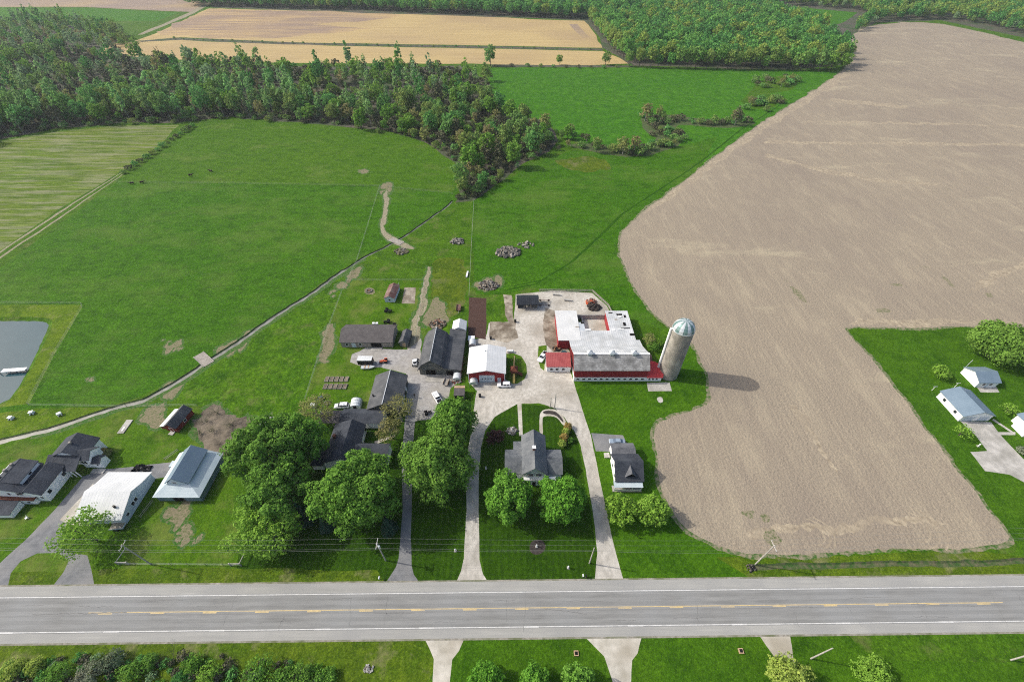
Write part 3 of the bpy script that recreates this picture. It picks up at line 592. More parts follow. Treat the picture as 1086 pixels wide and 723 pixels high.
REG.append(('creek_edge', 'bare_fade', [(x, y) for x, y in cR[m0:m1:2]] + [(x + 1.3 + 1.2 * noise.noise((x * .15, y * .15, 4)), y - 1.5 - 1.6 * noise.noise((x * .12, y * .12, 6))) for x, y in cR[m0:m1:2]][::-1]))
HOLES = [cL + cR[::-1], dL + dR[::-1], POND]

verts, edges, polys = [], [], [r[2] for r in REG] + HOLES
for poly in polys:
    n = len(verts); k = len(poly); verts += [Vector(p[:2]) for p in poly]; edges += [(n + i, n + (i + 1) % k) for i in range(k)]
ov, oe, of, _, _, _ = delaunay_2d_cdt(verts, edges, [], 0, 1e-5)
cen = np.array([((ov[f[0]].x + ov[f[1]].x + ov[f[2]].x) / 3, (ov[f[0]].y + ov[f[1]].y + ov[f[2]].y) / 3) for f in of])
owner = np.zeros(len(of), int)
for k, poly in enumerate(polys):
    q = np.array([p[:2] for p in poly]); c = np.zeros(len(of), bool); j = len(q) - 1
    for i in range(len(q)):
        a, b = q[i], q[j]
        if a[1] != b[1]:
            c ^= ((a[1] > cen[:, 1]) != (b[1] > cen[:, 1])) & (cen[:, 0] < (b[0] - a[0]) * (cen[:, 1] - a[1]) / (b[1] - a[1]) + a[0])
        j = i
    owner[c] = k
nreg = len(REG); groups = {}
for f, k in zip(of, owner):
    if k < nreg: groups.setdefault(int(k), []).append(f)
for k, fl in groups.items():
    name, mat, _ = REG[k]
    used = {}; vv = []; ff = []
    for f in fl:
        g = []
        for i in f:
            if i not in used: used[i] = len(vv); vv.append((ov[i].x, ov[i].y, 0.0))
            g.append(used[i])
        ff.append(g)
    me = bpy.data.meshes.new(name); me.from_pydata(vv, [], ff); me.materials.append(MATS[mat])
    o = bpy.data.objects.new(name, me); col.objects.link(o); o['kind'] = 'structure'
    if me.polygons and me.polygons[0].normal.z < 0: me.flip_normals()

def hollow(name, q, Lr, Rr, depth, wl, bank, water, wname):
    """banks down to a bed, and the water lying in it"""
    mb = MB(); n = len(q)
    bl = [((a[0] * .42 + c[0] * .58), (a[1] * .42 + c[1] * .58)) for a, c in zip(Lr, q)]
    br = [((a[0] * .42 + c[0] * .58), (a[1] * .42 + c[1] * .58)) for a, c in zip(Rr, q)]
    for i in range(n - 1):
        mb.poly([(*Lr[i], 0), (*Lr[i + 1], 0), (*bl[i + 1], -depth), (*bl[i], -depth)], bank)
        mb.poly([(*bl[i], -depth), (*bl[i + 1], -depth), (*br[i + 1], -depth), (*br[i], -depth)], bank)
        mb.poly([(*br[i], -depth), (*br[i + 1], -depth), (*Rr[i + 1], 0), (*Rr[i], 0)], bank)
    o = mb.build(name); o['kind'] = 'structure'
    if water:
        wb = MB(); f = (depth - wl) / depth
        k = .58 * wl / depth
        for i in range(n - 1):
            A = [(Lr[j][0] * (1 - k) + q[j][0] * k, Lr[j][1] * (1 - k) + q[j][1] * k, -wl) for j in (i, i + 1)]
            B = [(Rr[j][0] * (1 - k) + q[j][0] * k, Rr[j][1] * (1 - k) + q[j][1] * k, -wl) for j in (i, i + 1)]
            wb.poly([A[0], A[1], B[1], B[0]], water)
        o = wb.build(wname); o['kind'] = 'structure'
hollow('creek_bed', cq, cL, cR, .65, .40, 'creek_bank', 'creek_water', 'creek_water')
hollow('ditch', dq, dL, dR, .4, 0, 'creek_bank', None, '')
pc = Vector((sum(p[0] for p in POND) / len(POND), sum(p[1] for p in POND) / len(POND)))
mb = MB(); inner = []
for p in POND:
    d = (pc - Vector(p)).normalized() * (2.2 + .5 * noise.noise((p[0] * .3, p[1] * .3, 2))); inner.append((p[0] + d.x, p[1] + d.y))
for i in range(len(POND)):
    j = (i + 1) % len(POND)
    mb.poly([(*POND[i], 0), (*POND[j], 0), (*inner[j], -.9), (*inner[i], -.9)], 'grass_rough')
o = mb.build('pond_bank'); o['kind'] = 'structure'
o = MB().poly([(*p, -.75) for p in [(q[0] + (pp[0] - q[0]) * .25, q[1] + (pp[1] - q[1]) * .25) for q, pp in zip(inner, POND)]], 'pond_water').build('pond_water'); o['kind'] = 'structure'

# ------------------------------------------------------------------ highway
def strip(mb, s0, s1, o0, o1, z, mat, n=1, z2=None):
    for i in range(n):
        a, b = s0 + (s1 - s0) * i / n, s0 + (s1 - s0) * (i + 1) / n
        c = [road_xy(a, o0), road_xy(b, o0), road_xy(b, o1), road_xy(a, o1)]
        mb.poly([(*c[0], z), (*c[1], z), (*c[2], z if z2 is None else z2), (*c[3], z if z2 is None else z2)], mat)
S0, S1 = -1500, 1500; ZR = .06
mb = MB()
edges = [R_WB - .25, R_WB + .75, R_WB + 1.5, R_WB + 2.35, R_WB + 3.1, R_Y - .3, R_Y + .5, R_Y + 1.25, R_Y + 2.1, R_Y + 2.85, R_WT + .25]
for k_ in range(10): strip(mb, S0, S1, edges[k_], edges[k_ + 1], ZR, 'asphalt_lane' if k_ % 2 == 0 else 'asphalt_worn')
strip(mb, S0, S1, R_WT + .25, R_TOP - .15, ZR, 'asphalt_shoulder')
strip(mb, S0, S1, R_BOT + .15, R_WB - .25, ZR, 'asphalt_shoulder')
strip(mb, S0, S1, R_TOP - .15, R_TOP + .35, ZR, 'road_gravel_edge', z2=-.02)
strip(mb, S0, S1, R_BOT - .35, R_BOT + .15, -.02, 'road_gravel_edge', z2=ZR)
o = mb.build('road'); o['kind'] = 'structure'
mb = MB()
for oo in (R_WT, R_WB): strip(mb, S0, S1, oo - .09, oo + .09, ZR + .004, 'white_line')
for k in range(-16, 22): strip(mb, k * 24 + 3, k * 24 + 6.5, R_WB - .15, R_WB + .13, ZR + .006, 'white_line')
o = mb.build('edge_line'); o['kind'] = 'structure'
mb = MB(); ys0, ys1 = P(95, 650).x, P(1066, 640).x
strip(mb, ys0, ys1, R_Y + .04, R_Y + .22, ZR + .004, 'yellow_line')
for k in range(-9, 12):
    s = k * 12.2 + 1
    if s > ys0: strip(mb, s, s + 3.2, R_Y - .24, R_Y - .0, ZR + .004, 'yellow_line')
o = mb.build('centre_line'); o['kind'] = 'structure'
rng = random.Random(5); mb = MB()
def crack(s, oo, ds, do, n, wd):
    p = []
    for i in range(n + 1): p.append((s + ds * i / n + rng.uniform(-.25, .25), oo + do * i / n + rng.uniform(-.12, .12)))
    for a, b in zip(p, p[1:]):
        d = Vector((b[0] - a[0], b[1] - a[1])).normalized(); nx, ny = -d.y * wd, d.x * wd
        q = [road_xy(a[0] + nx, a[1] + ny), road_xy(b[0] + nx, b[1] + ny), road_xy(b[0] - nx, b[1] - ny), road_xy(a[0] - nx, a[1] - ny)]
        mb.poly([(*t, ZR + .008) for t in q], 'crack_tar')
for s in range(-120, 170, 9):
    if rng.random() < .35: crack(s + rng.uniform(-4, 4), rng.uniform(R_BOT + .5, R_WB + 1), rng.uniform(-1.5, 1.5), rng.uniform(2, 7), 9, rng.uniform(.02, .045))
for s in range(-130, 170, 14):
    crack(s, rng.choice((R_Y - .35, R_WT - 1.2, R_WB + 1.3, R_Y + 1.6)) + rng.uniform(-.3, .3), rng.uniform(4, 13), rng.uniform(-.3, .3), 12, rng.uniform(.02, .06))
crack(-112, R_Y - .1, 22, .2, 20, .08); crack(8, R_Y - .1, 10, -1.2, 12, .06); crack(95, R_Y, 9, -.3, 12, .06)
o = mb.build('road_crack'); o['kind'] = 'structure'
# ------------------------------------------------------------------ trees
leaf_mat('leaf_maple', (0.043, 0.103, 0.015), (0.094, 0.178, 0.028), (.09, .15, .028))
leaf_mat('leaf_deep', (0.046, 0.108, 0.016), (0.090, 0.174, 0.028), (.075, .135, .025))
leaf_mat('leaf_lime', (.070, .140, .016), (.120, .195, .028), (.11, .19, .03))
leaf_mat('leaf_lime_round', (.045, .125, .014), (.085, .180, .022), (.09, .17, .03))
leaf_mat('leaf_wood', (0.035, 0.115, 0.032), (0.083, 0.186, 0.048), (.10, .13, .035), hue=.5)
leaf_mat('leaf_poplar', (0.074, 0.171, 0.057), (0.150, 0.261, 0.090), (.11, .16, .055), hue=.4)
leaf_mat('leaf_budding', (.09, .11, .035), (.15, .16, .055), (.12, .10, .05), hue=.4)
leaf_mat('leaf_far_wood', (0.039, 0.124, 0.025), (0.087, 0.190, 0.042), (.115, .155, .036), hue=.6)
leaf_mat('leaf_far_yellow', (0.086, 0.132, 0.025), (0.138, 0.178, 0.039))
leaf_mat('leaf_far_deep', (0.027, 0.097, 0.024), (0.065, 0.149, 0.038))
leaf_mat('leaf_far_pale', (0.072, 0.125, 0.060), (0.132, 0.185, 0.093))
leaf_mat('leaf_conifer', (.016, .036, .022), (.030, .058, .036))
leaf_mat('leaf_purple', (.035, .020, .020), (.065, .035, .032))
leaf_mat('leaf_orange', (.13, .11, .03), (.20, .14, .05))
leaf_mat('leaf_grey_green', (.06, .09, .05), (.10, .13, .075), (.12, .12, .09), hue=.4)
leaf_mat('leaf_yellow_green', (.12, .17, .03), (.18, .22, .05))
leaf_mat('twig_grey', (.085, .088, .05), (.165, .158, .105), (.10, .11, .055), trans=0, hue=.5)

def mesh_quads(name, V, mat, nper=4, extra=None):
    """V (n,4,3) -> mesh of n separate leaf clumps"""
    n = len(V); me = bpy.data.meshes.new(name)
    me.vertices.add(n * 4); me.vertices.foreach_set('co', V.reshape(-1).astype(np.float32))
    me.loops.add(n * 4); me.loops.foreach_set('vertex_index', np.arange(n * 4, dtype=np.int32))
    me.polygons.add(n); me.polygons.foreach_set('loop_start', np.arange(0, n * 4, 4, dtype=np.int32))
    me.materials.append(MATS[mat]); me.update(calc_edges=True)
    return me
def leaf_quads(rng, pos, nor, size, jit=.55):
    n = len(pos)
    nn = nor + rng.normal(0, jit, (n, 3)); nn /= np.linalg.norm(nn, axis=1)[:, None] + 1e-9
    r = rng.normal(0, 1, (n, 3)); a = np.cross(nn, r); a /= np.linalg.norm(a, axis=1)[:, None] + 1e-9; b = np.cross(nn, a)
    s = size * rng.uniform(.55, 1.35, n)[:, None]
    k = rng.uniform(.55, 1.15, (4, n, 1)); off_ = rng.normal(0, .18, (4, n, 1)) * s
    c = [(-a * 1.0 - b * .6), (a * .5 - b * .9), (a * 1.0 + b * .5), (-a * .4 + b * 1.0)]
    return np.stack([pos + (ci * kk * s * .6) + nn * oo for ci, kk, oo in zip(c, k, off_)], 1)
def crown_quads(seed, lobes, n, size, up=-.35, inner=.2, jit=.55):
    jit *= .8
    """leaf clumps over the outsides of many lobes: an uneven outline with gaps between lobes"""
    rng = np.random.default_rng(seed)
    C = np.array([l[0] for l in lobes], float); Rr = np.array([l[1] for l in lobes], float)
    if Rr.ndim == 1: Rr = np.stack([Rr, Rr, Rr * .85], 1)
    wt = (Rr[:, 0] * Rr[:, 2]); wt = wt / wt.sum()
    m = int(n * 1.9); k = rng.choice(len(lobes), m, p=wt)
    d = rng.normal(0, 1, (m, 3)); d /= np.linalg.norm(d, axis=1)[:, None]
    flip = (d[:, 2] < up) & (rng.random(m) < .8); d[flip, 2] *= -1
    rad = np.where(rng.random(m) < inner, rng.uniform(.45, .9, m), rng.uniform(.85, 1.08, m))
    ph = rng.uniform(0, 6.28, (len(lobes), 3))[k]
    rad = rad * (1 + .17 * np.sin(5.3 * d[:, 0] + ph[:, 0]) + .17 * np.sin(5.9 * d[:, 1] + ph[:, 1]) + .12 * np.sin(8 * d[:, 2] + ph[:, 2]))
    p = C[k] + d * Rr[k] * rad[:, None]
    keep = np.ones(m, bool)
    for i in range(len(lobes)):
        q = ((p - C[i]) / Rr[i]); keep &= ~((np.einsum('ij,ij->i', q, q) < .5) & (k != i))
    p, d = p[keep][:n], d[keep][:n]
    return leaf_quads(rng, p, d, size, jit)
def lobed(seed, R_, z0, z1, nl, lr=.34, shape=1.0, flat=1.0):
    """lobe centres filling an egg-shaped crown of radius R_ from z0 to z1"""
    rng = np.random.default_rng(seed); out = []
    zc, hz = (z0 + z1) / 2, (z1 - z0) / 2
    for i in range(nl):
        t = (i + .5) / nl; ph = i * 2.39996 + rng.uniform(-.3, .3); u = 1 - 1.75 * t
        rr = math.sqrt(max(0, 1 - u * u)); f = rng.uniform(.52, .92)
        r = R_ * lr * rng.uniform(.6, 1.4)
        out.append(((math.cos(ph) * rr * R_ * f, math.sin(ph) * rr * R_ * f * flat, zc + u * hz * f * shape), r))
    out.append(((0, 0, zc), R_ * .5)); return out
def trunk_mesh(name, seed, h, r, lobes, mat='bark', nlimb=7, fork=.3):
    rng = random.Random(seed); mb = MB()
    p = Vector((0, 0, -.2)); pts = [p]
    for i in range(5): pts.append(Vector((rng.uniform(-.03, .03) * h, rng.uniform(-.03, .03) * h, h * (i + 1) / 5)))
    for i in range(5): mb.tube(pts[i], pts[i + 1], r * (1 - .16 * i) * (1.25 if i == 0 else 1), r * (1 - .16 * (i + 1)), mat, 8)
    L = sorted(lobes, key=lambda l: rng.random())[:nlimb]
    for c, _ in L:
        c = Vector(c); s = pts[min(5, max(1, int(5 * min(.95, max(fork, c.z / h - .35)))))]
        m1 = s.lerp(c, .5) + Vector((rng.uniform(-.05, .05) * h, rng.uniform(-.05, .05) * h, .04 * h))
        mb.tube(s, m1, r * .45, r * .26, mat, 6); mb.tube(m1, c, r * .26, r * .08, mat, 5)
    return mb
def make_tree(name, crown_me, trunk_me, label, cat, loc, rz=0, sc_=1, group=None, sz=None):
    t = thing(name, label, cat, loc, rz, group); t.scale = (sc_, sc_, sz or sc_)
    for n_, me in (('trunk', trunk_me), ('crown', crown_me)):
        o = bpy.data.objects.new(n_, me); col.objects.link(o); o.parent = t
    return t
def mb_mesh(mb, name):
    o = mb.build(name); me = o.data; bpy.data.objects.remove(o); return me
def big_tree(seed, R_, z0, z1, n, size, mat, nl=34, lr=.30, name='crown', tmat='bark', flat=1.0, jit=.55):
    lb = lobed(seed, R_, z0, z1, nl, lr, flat=flat)
    cm = mesh_quads('crown', crown_quads(seed, lb, n, size, jit=jit), mat)
    tm = mb_mesh(trunk_mesh('trunk', seed, z1 * .7, max(.12, R_ * .055), lb, tmat, 9), 'trunk')
    return cm, tm

# --- the yard trees, each with its own crown: (name, label, category, crown centre px, crown mid height, R, z0, z1, quads, leaf, material, lobes)
def yard(name, label, cat, cpx, zc, R_, z0, z1, n, size, mat, nl=34, lr=.30, seed=None, tmat='bark', flat=1.0, rz=0, group=None, jit=.55):
    seed = seed or int(cpx[0] * 7 + cpx[1])
    p = P(*cpx, zc); cm, tm = big_tree(seed, R_, z0, z1, n, size, mat, nl, lr, tmat=tmat, flat=flat, jit=jit)
    return make_tree(name, cm, tm, label, cat, (p.x, p.y, 0), rz, group=group)
yard('maple_tree', 'huge deep green maple left of the dark roofed house, broadest crown on the site', 'tree', (287, 480), 9, 10.2, 2, 18.5, 26000, .50, 'leaf_deep', 46, .27)
yard('maple_tree', 'tall deep green maple rising between the broadest maple and the dark roofed house', 'tree', (322, 470), 9.0, 6.8, 3, 17, 11000, .50, 'leaf_deep', 32, .29)
yard('maple_tree', 'deep green maple in front of the broadest maple and behind the lime willow', 'tree', (296, 520), 7.5, 8.5, 1.5, 15.5, 15000, .5, 'leaf_deep', 32, .29)
yard('maple_tree', 'big bright green maple in front of the dark roofed house', 'tree', (378, 524), 9.0, 10.2, 2, 18, 25000, .48, 'leaf_maple', 48, .26)
yard('maple_tree', 'big bright green maple covering the asphalt drive right of the dark roofed house', 'tree', (463, 490), 9.5, 9.8, 2, 18, 24000, .48, 'leaf_maple', 42, .27)
yard('maple_tree', 'bright green maple behind the one over the drive, beside the gravel yard', 'tree', (480, 447), 8.5, 6.6, 2, 16, 14000, .46, 'leaf_maple', 32, .29)
yard('willow_tree', 'feathery lime green willow nearest the highway at the corner of the wire fence', 'tree', (283, 560), 6, 8.2, 1.2, 11, 10000, .42, 'leaf_lime', 40, .24, tmat='pale_bark')
yard('honey_locust_tree', 'airy yellow green tree with limbs showing, beside the white roofed garage', 'tree', (88, 564), 5.5, 6.6, 2.5, 9, 2300, .42, 'leaf_lime', 34, .22, jit=.9)
yard('round_maple', 'dense round green maple front left of the farmhouse inside the loop drive', 'tree', (540, 527), 7, 6.2, 1.2, 13.5, 14000, .42, 'leaf_lime_round', 44, .25)
yard('round_maple', 'dense round green maple front right of the farmhouse inside the loop drive', 'tree', (595.5, 530), 7, 5.9, 1.2, 13.5, 13500, .42, 'leaf_lime_round', 44, .25)
yard('small_maple', 'small round lime green tree before the little house, nearer the loop drive', 'tree', (659, 540), 3.6, 4.3, .5, 7, 4200, .42, 'leaf_lime', 34, .26)
yard('small_maple', 'small round lime green tree before the little house, nearer the ploughed field', 'tree', (691.5, 541), 3.6, 4.5, .5, 7, 4400, .42, 'leaf_lime', 34, .26)
yard('spreading_maple', 'wide spreading maple behind the grey roofed shed at the right edge', 'tree', (1062, 364), 6.5, 9.6, 1.5, 11.5, 11000, .5, 'leaf_maple', 44, .26)
yard('grey_leaved_tree', 'grey green tree leaning out behind the spreading maple at the right edge', 'tree', (1090, 372), 5, 5, 1, 9, 3000, .5, 'leaf_grey_green', 22, .3)
yard('ornamental_tree', 'little round dark lime tree on the lawn behind the clothes poles', 'tree', (998, 395), 2, 2.8, .4, 4, 1500, .36, 'leaf_lime', 18, .32)
yard('sapling', 'thin yellow green sapling beside the long blue roofed garage drive', 'tree', (1021, 458), 1.8, 2.6, .6, 3.6, 330, .34, 'leaf_lime', 14, .3)
yard('sapling', 'thin lime sapling on the lawn right of the long blue roofed garage', 'tree', (1071, 434), 1.8, 2.7, .6, 3.6, 380, .34, 'leaf_lime', 14, .3)
yard('budding_tree', 'pale budding tree with bare limbs between the workshop and the gravel yard', 'tree', (423, 434), 6, 5.6, 2, 10.5, 1300, .36, 'leaf_budding', 30, .24, tmat='pale_bark', jit=.9)
yard('budding_tree', 'pale budding tree hanging over the open carport', 'tree', (335, 434), 6, 6, 2, 10, 1700, .38, 'leaf_budding', 30, .24, tmat='pale_bark', jit=.9)
yard('budding_tree', 'thin budding tree in the house courtyard by the pale path', 'tree', (413, 456), 4.5, 4, 1, 8, 1300, .36, 'leaf_budding', 24, .26, tmat='pale_bark', jit=.9)
yard('purple_shrub', 'dark purple leaved shrub on the loop lawn behind the farmhouse', 'shrub', (525, 464), 2, 2.6, .2, 4.2, 1500, .34, 'leaf_purple', 18, .32)
# blue spruces in the shade of the maples
def conifer(label, bpx, h, r, seed):
    rng = np.random.default_rng(seed); n = 2600
    t = rng.random(n) ** .7; z = .6 + (h - .6) * (1 - t); ph = rng.uniform(0, 6.283, n); tier = .8 + .28 * np.sin(z * 6.5)
    rr = r * t * tier * rng.uniform(.6, 1.05, n)
    p = np.stack([np.cos(ph) * rr, np.sin(ph) * rr, z - rr * .15], 1); d = np.stack([np.cos(ph) * .8, np.sin(ph) * .8, np.full(n, .7)], 1)
    cm = mesh_quads('crown', leaf_quads(rng, p, d, .42, .4), 'leaf_conifer')
    tm = mb_mesh(MB().tube((0, 0, -.1), (0, 0, h * .9), .2, .04, 'bark', 8), 'trunk')
    make_tree('spruce_tree', cm, tm, label, 'tree', tuple(P(*bpx)))
conifer('dark blue green spruce tucked between the lime willow and the bright maple', (326, 552), 10, 2.9, 1)
conifer('smaller dark spruce at the left foot of the bright green maple', (348, 560), 7, 2.2, 2)
conifer('dark spruce beside the asphalt drive under the bright green maple', (414, 562), 8, 2.4, 3)

# --- shrubs
def bush_mesh(seed, R_, h, n, size, mat, nl=12, lr=.42):
    lb = lobed(seed, R_, .05 * h, h, nl, lr); q = crown_quads(seed, lb, n, size, up=-.1); q[:, :, 2] = np.maximum(q[:, :, 2], .02)
    return mesh_quads('shrub', q, mat)
def bush(label, cpx, R_, h, n=900, size=.34, mat='leaf_deep', group=None, name='shrub', cat='shrub', me=None):
    p = P(*cpx, h * .4)
    o = bpy.data.objects.new(name, me or bush_mesh(int(cpx[0] * 3 + cpx[1]), R_, h, n, size, mat)); col.objects.link(o)
    o.location = (p.x, p.y, 0); return tag(o, label, cat, group)
for i, (x, y, r, h, m_, lab) in enumerate((
        (596, 471, 1.2, 2.0, 'leaf_yellow_green', 'low golden shrub at the farmhouse end of the border by the loop drive'),
        (598, 464, 1.4, 2.6, 'leaf_orange', 'coppery shrub in the middle of the border right of the farmhouse'),
        (600, 458, 1.3, 2.4, 'leaf_yellow_green', 'golden shrub in the border between two coppery ones'),
        (602, 453, 1.2, 2.2, 'leaf_orange', 'coppery shrub at the far end of the border right of the farmhouse'),
        (605, 467, .9, 1.5, 'leaf_deep', 'small dark green shrub beside the border, nearest the loop drive'),
        (689, 361, 2.6, 4.4, 'leaf_budding', 'tall brownish budding shrub between the dairy barn and the silo'),
        (692, 368, 2.2, 3.0, 'leaf_deep', 'dark green shrub against the right end of the dairy barn'),
        (697, 364, 1.6, 2.4, 'leaf_lime', 'lime green shrub beside the brownish one near the silo'),
        (108, 481.5, 1.6, 1.7, 'leaf_orange', 'reddish shrub at the back corner of the white farmhouse'),
        (114, 480, 1.4, 1.3, 'leaf_budding', 'pale budding shrub beyond the reddish one behind the white farmhouse'),
        (1084, 478, 1.5, 1.6, 'leaf_grey_green', 'grey green shrub beside the white house at the right edge'))):
    bush(lab, (x, y), r, h, 700, .3, m_)
for x, y, lab in ((517, 716, 'leftmost of three round lime trees at the bottom edge'), (566, 719, 'middle of three round lime trees at the bottom edge'), (614, 719, 'rightmost of three round lime trees at the bottom edge')):
    yard('small_maple', lab, 'tree', (x, y + 6), 3.2, 3.7, .5, 6.2, 4200, .36, 'leaf_lime_round', 34, .27)
yard('grey_leaved_tree', 'broad dull green tree beside the south gravel lane at the bottom edge', 'tree', (838, 722), 3.6, 5.2, .5, 6.5, 5200, .38, 'leaf_yellow_green', 38, .25)
bush('sprawling yellow green shrub on the south lawn at the bottom edge', (925, 716), 3.6, 3.2, 2200, .32, 'leaf_lime', name='shrub')
# rough growth along the south verge
leaf_rng = random.Random(11)
south = [(12, 712, 2.4, 2.6, 'leaf_yellow_green'), (38, 706, 1.8, 2.0, 'leaf_yellow_green'), (95, 716, 2.6, 3.0, 'leaf_grey_green'), (120, 700, 2.0, 2.4, 'leaf_grey_green'), (140, 712, 2.4, 2.8, 'leaf_deep'), (160, 702, 1.6, 2.0, 'leaf_deep'), (205, 704, 2.0, 2.6, 'leaf_maple'), (222, 716, 2.2, 2.6, 'leaf_lime'), (275, 711, 2.9, 3.4, 'leaf_maple'), (322, 713, 2.3, 2.6, 'leaf_maple'), (300, 718, 2, 2, 'leaf_deep'), (348, 716, 1.8, 1.6, 'leaf_deep'), (60, 716, 2.6, 2.6, 'leaf_deep')]
adj = {'leaf_yellow_green': 'yellow green', 'leaf_grey_green': 'grey green', 'leaf_deep': 'dark green', 'leaf_maple': 'mid green', 'leaf_lime': 'lime green'}
wh = ['in the bottom left corner below the highway', 'second from the bottom left corner below the highway', 'low on the verge left of a bare sapling', 'nearest the highway behind the grey one', 'in front of the bare verge saplings', 'under the left bare sapling', 'under the tall bare sapling on the south verge', 'small and bright at the bottom edge', 'largest of the south verge thicket', 'round and alone right of the largest verge bush', 'dark between the two round verge bushes', 'at the right end of the south verge thicket', 'at the bottom edge between yellow and grey bushes']
for (x, y, r, h, m_), ww in zip(south, wh):
    bush(adj[m_] + ' verge bush ' + ww, (x, y), r, h, 1100, .27, m_, 'bushes along the south verge', 'bush', 'bush')
def bare_mesh(seed, h, spread, n=60, mat='twig_grey', r=.05):
    rng = random.Random(seed); mb = MB()
    def grow(p, d, l, rr, k):
        q = p + d * l; mb.tube(p, q, rr, rr * .6, mat, 4)
        if k == 0: return
        for _ in range(3 if k > 1 else 2):
            nd = (d + Vector((rng.gauss(0, spread), rng.gauss(0, spread), rng.gauss(.1, .2)))).normalized()
            grow(q, nd, l * rng.uniform(.55, .8), rr * .6, k - 1)
    for s in range(3): grow(Vector((rng.uniform(-.3, .3), rng.uniform(-.3, .3), -.1)), Vector((rng.gauss(0, .15), rng.gauss(0, .15), 1)).normalized(), h * .36, r, 4)
    return mb_mesh(mb, 'sapling')
for i, (b, h, lab) in enumerate((((119, 703), 5.5, 'bare grey sapling reaching towards the highway, left one'), ((186, 704), 6.5, 'taller bare grey sapling reaching over the highway shoulder'), ((252, 706), 4.5, 'bare grey brushy sapling beside the largest verge bush'), ((850, 716), 3.6, 'pale bare shrub at the right foot of the dull green tree'))):
    o = bpy.data.objects.new('bare_sapling', bare_mesh(40 + i, h, .42)); col.objects.link(o); o.location = P(*b); tag(o, lab, 'sapling')

for i, (b_, h, lab) in enumerate((((218, 447), 2.2, 'bare thorny brush at the left end of the dirt patch above the monitor barn'), ((230, 440), 2.6, 'bare thorny brush at the top of the dirt patch above the monitor barn'), ((226, 456), 2.0, 'bare grey brush in the middle of the dirt patch above the monitor barn'), ((246, 450), 2.2, 'bare grey brush at the right of the dirt patch above the monitor barn'), ((212, 460), 1.8, 'low bare brush beside the red shed and dirt patch'))):
    o = bpy.data.objects.new('bare_brush', bare_mesh(70 + i, h, .8, r=.05)); col.objects.link(o); o.location = P(*b_); o.scale = (2.2, 2.2, 1); tag(o, lab, 'brush')
# --- hedgerow, creek woods and big woods: prototypes shared by many single trees
def proto(seed, kind):
    if kind == 'broad':   R_, z0, z1, n, s, m, nl, lr, tm = 4.6, 1.2, 13, 620, .95, 'leaf_wood', 20, .33, 'bark'
    if kind == 'green':   R_, z0, z1, n, s, m, nl, lr, tm = 4.4, 1.0, 12, 640, .95, 'leaf_maple', 20, .33, 'bark'
    if kind == 'poplar':  R_, z0, z1, n, s, m, nl, lr, tm = 2.3, 2.5, 16.5, 330, .85, 'leaf_poplar', 14, .38, 'pale_bark'
    if kind == 'budding': R_, z0, z1, n, s, m, nl, lr, tm = 3.6, 1.5, 10, 330, .8, 'leaf_budding', 16, .34, 'pale_bark'
    if kind == 'grey':    R_, z0, z1, n, s, m, nl, lr, tm = 3.4, .6, 7.5, 300, .7, 'twig_grey', 16, .36, 'pale_bark'
    if kind == 'low':     R_, z0, z1, n, s, m, nl, lr, tm = 2.6, .1, 3.6, 300, .6, 'leaf_wood', 12, .42, 'bark'
    if kind == 'lowgrey': R_, z0, z1, n, s, m, nl, lr, tm = 2.6, .1, 3.0, 260, .55, 'twig_grey', 12, .42, 'bark'
    if kind == 'wood':    R_, z0, z1, n, s, m, nl, lr, tm = 5.6, 3, 19, 640, 1.15, 'leaf_far_wood', 20, .34, 'bark'
    if kind in ('poplar', 'broad', 'green') : pass
    lb = lobed(seed, R_, z0, z1, nl, lr)
    q = crown_quads(seed, lb, n, s, jit=.6); 
    return mesh_quads('crown', q, m), mb_mesh(trunk_mesh('trunk', seed, z1 * .85, R_ * .05 + .05, lb, tm, 6), 'trunk'), q, m
PROTO = {k: [proto(100 + 17 * i + 3 * len(k), k) for i in range(c)] for k, c in (('broad', 4), ('green', 3), ('poplar', 4), ('budding', 3), ('grey', 3), ('low', 3), ('lowgrey', 2), ('wood', 5))}
SHRUBBY = ('low', 'lowgrey')
LAB = {'broad': 'mid green broadleaf tree', 'green': 'fresh green broadleaf tree', 'poplar': 'slender pale green poplar', 'budding': 'yellowish budding tree', 'grey': 'leafless grey tree', 'low': 'low dark green scrub bush', 'lowgrey': 'low bare grey scrub bush', 'wood': 'tall full crowned woodland tree'}
NAM = {'broad': 'broadleaf_tree', 'green': 'broadleaf_tree', 'poplar': 'poplar_tree', 'budding': 'budding_tree', 'grey': 'bare_tree', 'low': 'scrub_bush', 'lowgrey': 'scrub_bush', 'wood': 'woodland_tree'}
trng = random.Random(21)
def plant(kind, x, y, where, group, s=None, label=None):
    cm, tm, _, _ = trng.choice(PROTO[kind]); s = s or trng.uniform(.75, 1.2)
    lab = label or LAB[kind] + ' ' + where; rz = trng.uniform(0, 6.28)
    if kind in SHRUBBY:
        o = bpy.data.objects.new('scrub_bush', cm); col.objects.link(o); o.location = (x, y, 0); o.rotation_euler.z = rz; o.scale = (s, s, s * trng.uniform(.8, 1.1))
        return tag(o, lab, 'bush', group + (' bushes'))
    return make_tree(NAM[kind], cm, tm, lab, 'tree', (x, y, 0), rz, s, group + (' bare trees' if kind == 'grey' else ' %s trees' % kind), s * (trng.uniform(.85, 1.55) if kind in ('poplar', 'grey') else trng.uniform(.85, 1.2)))
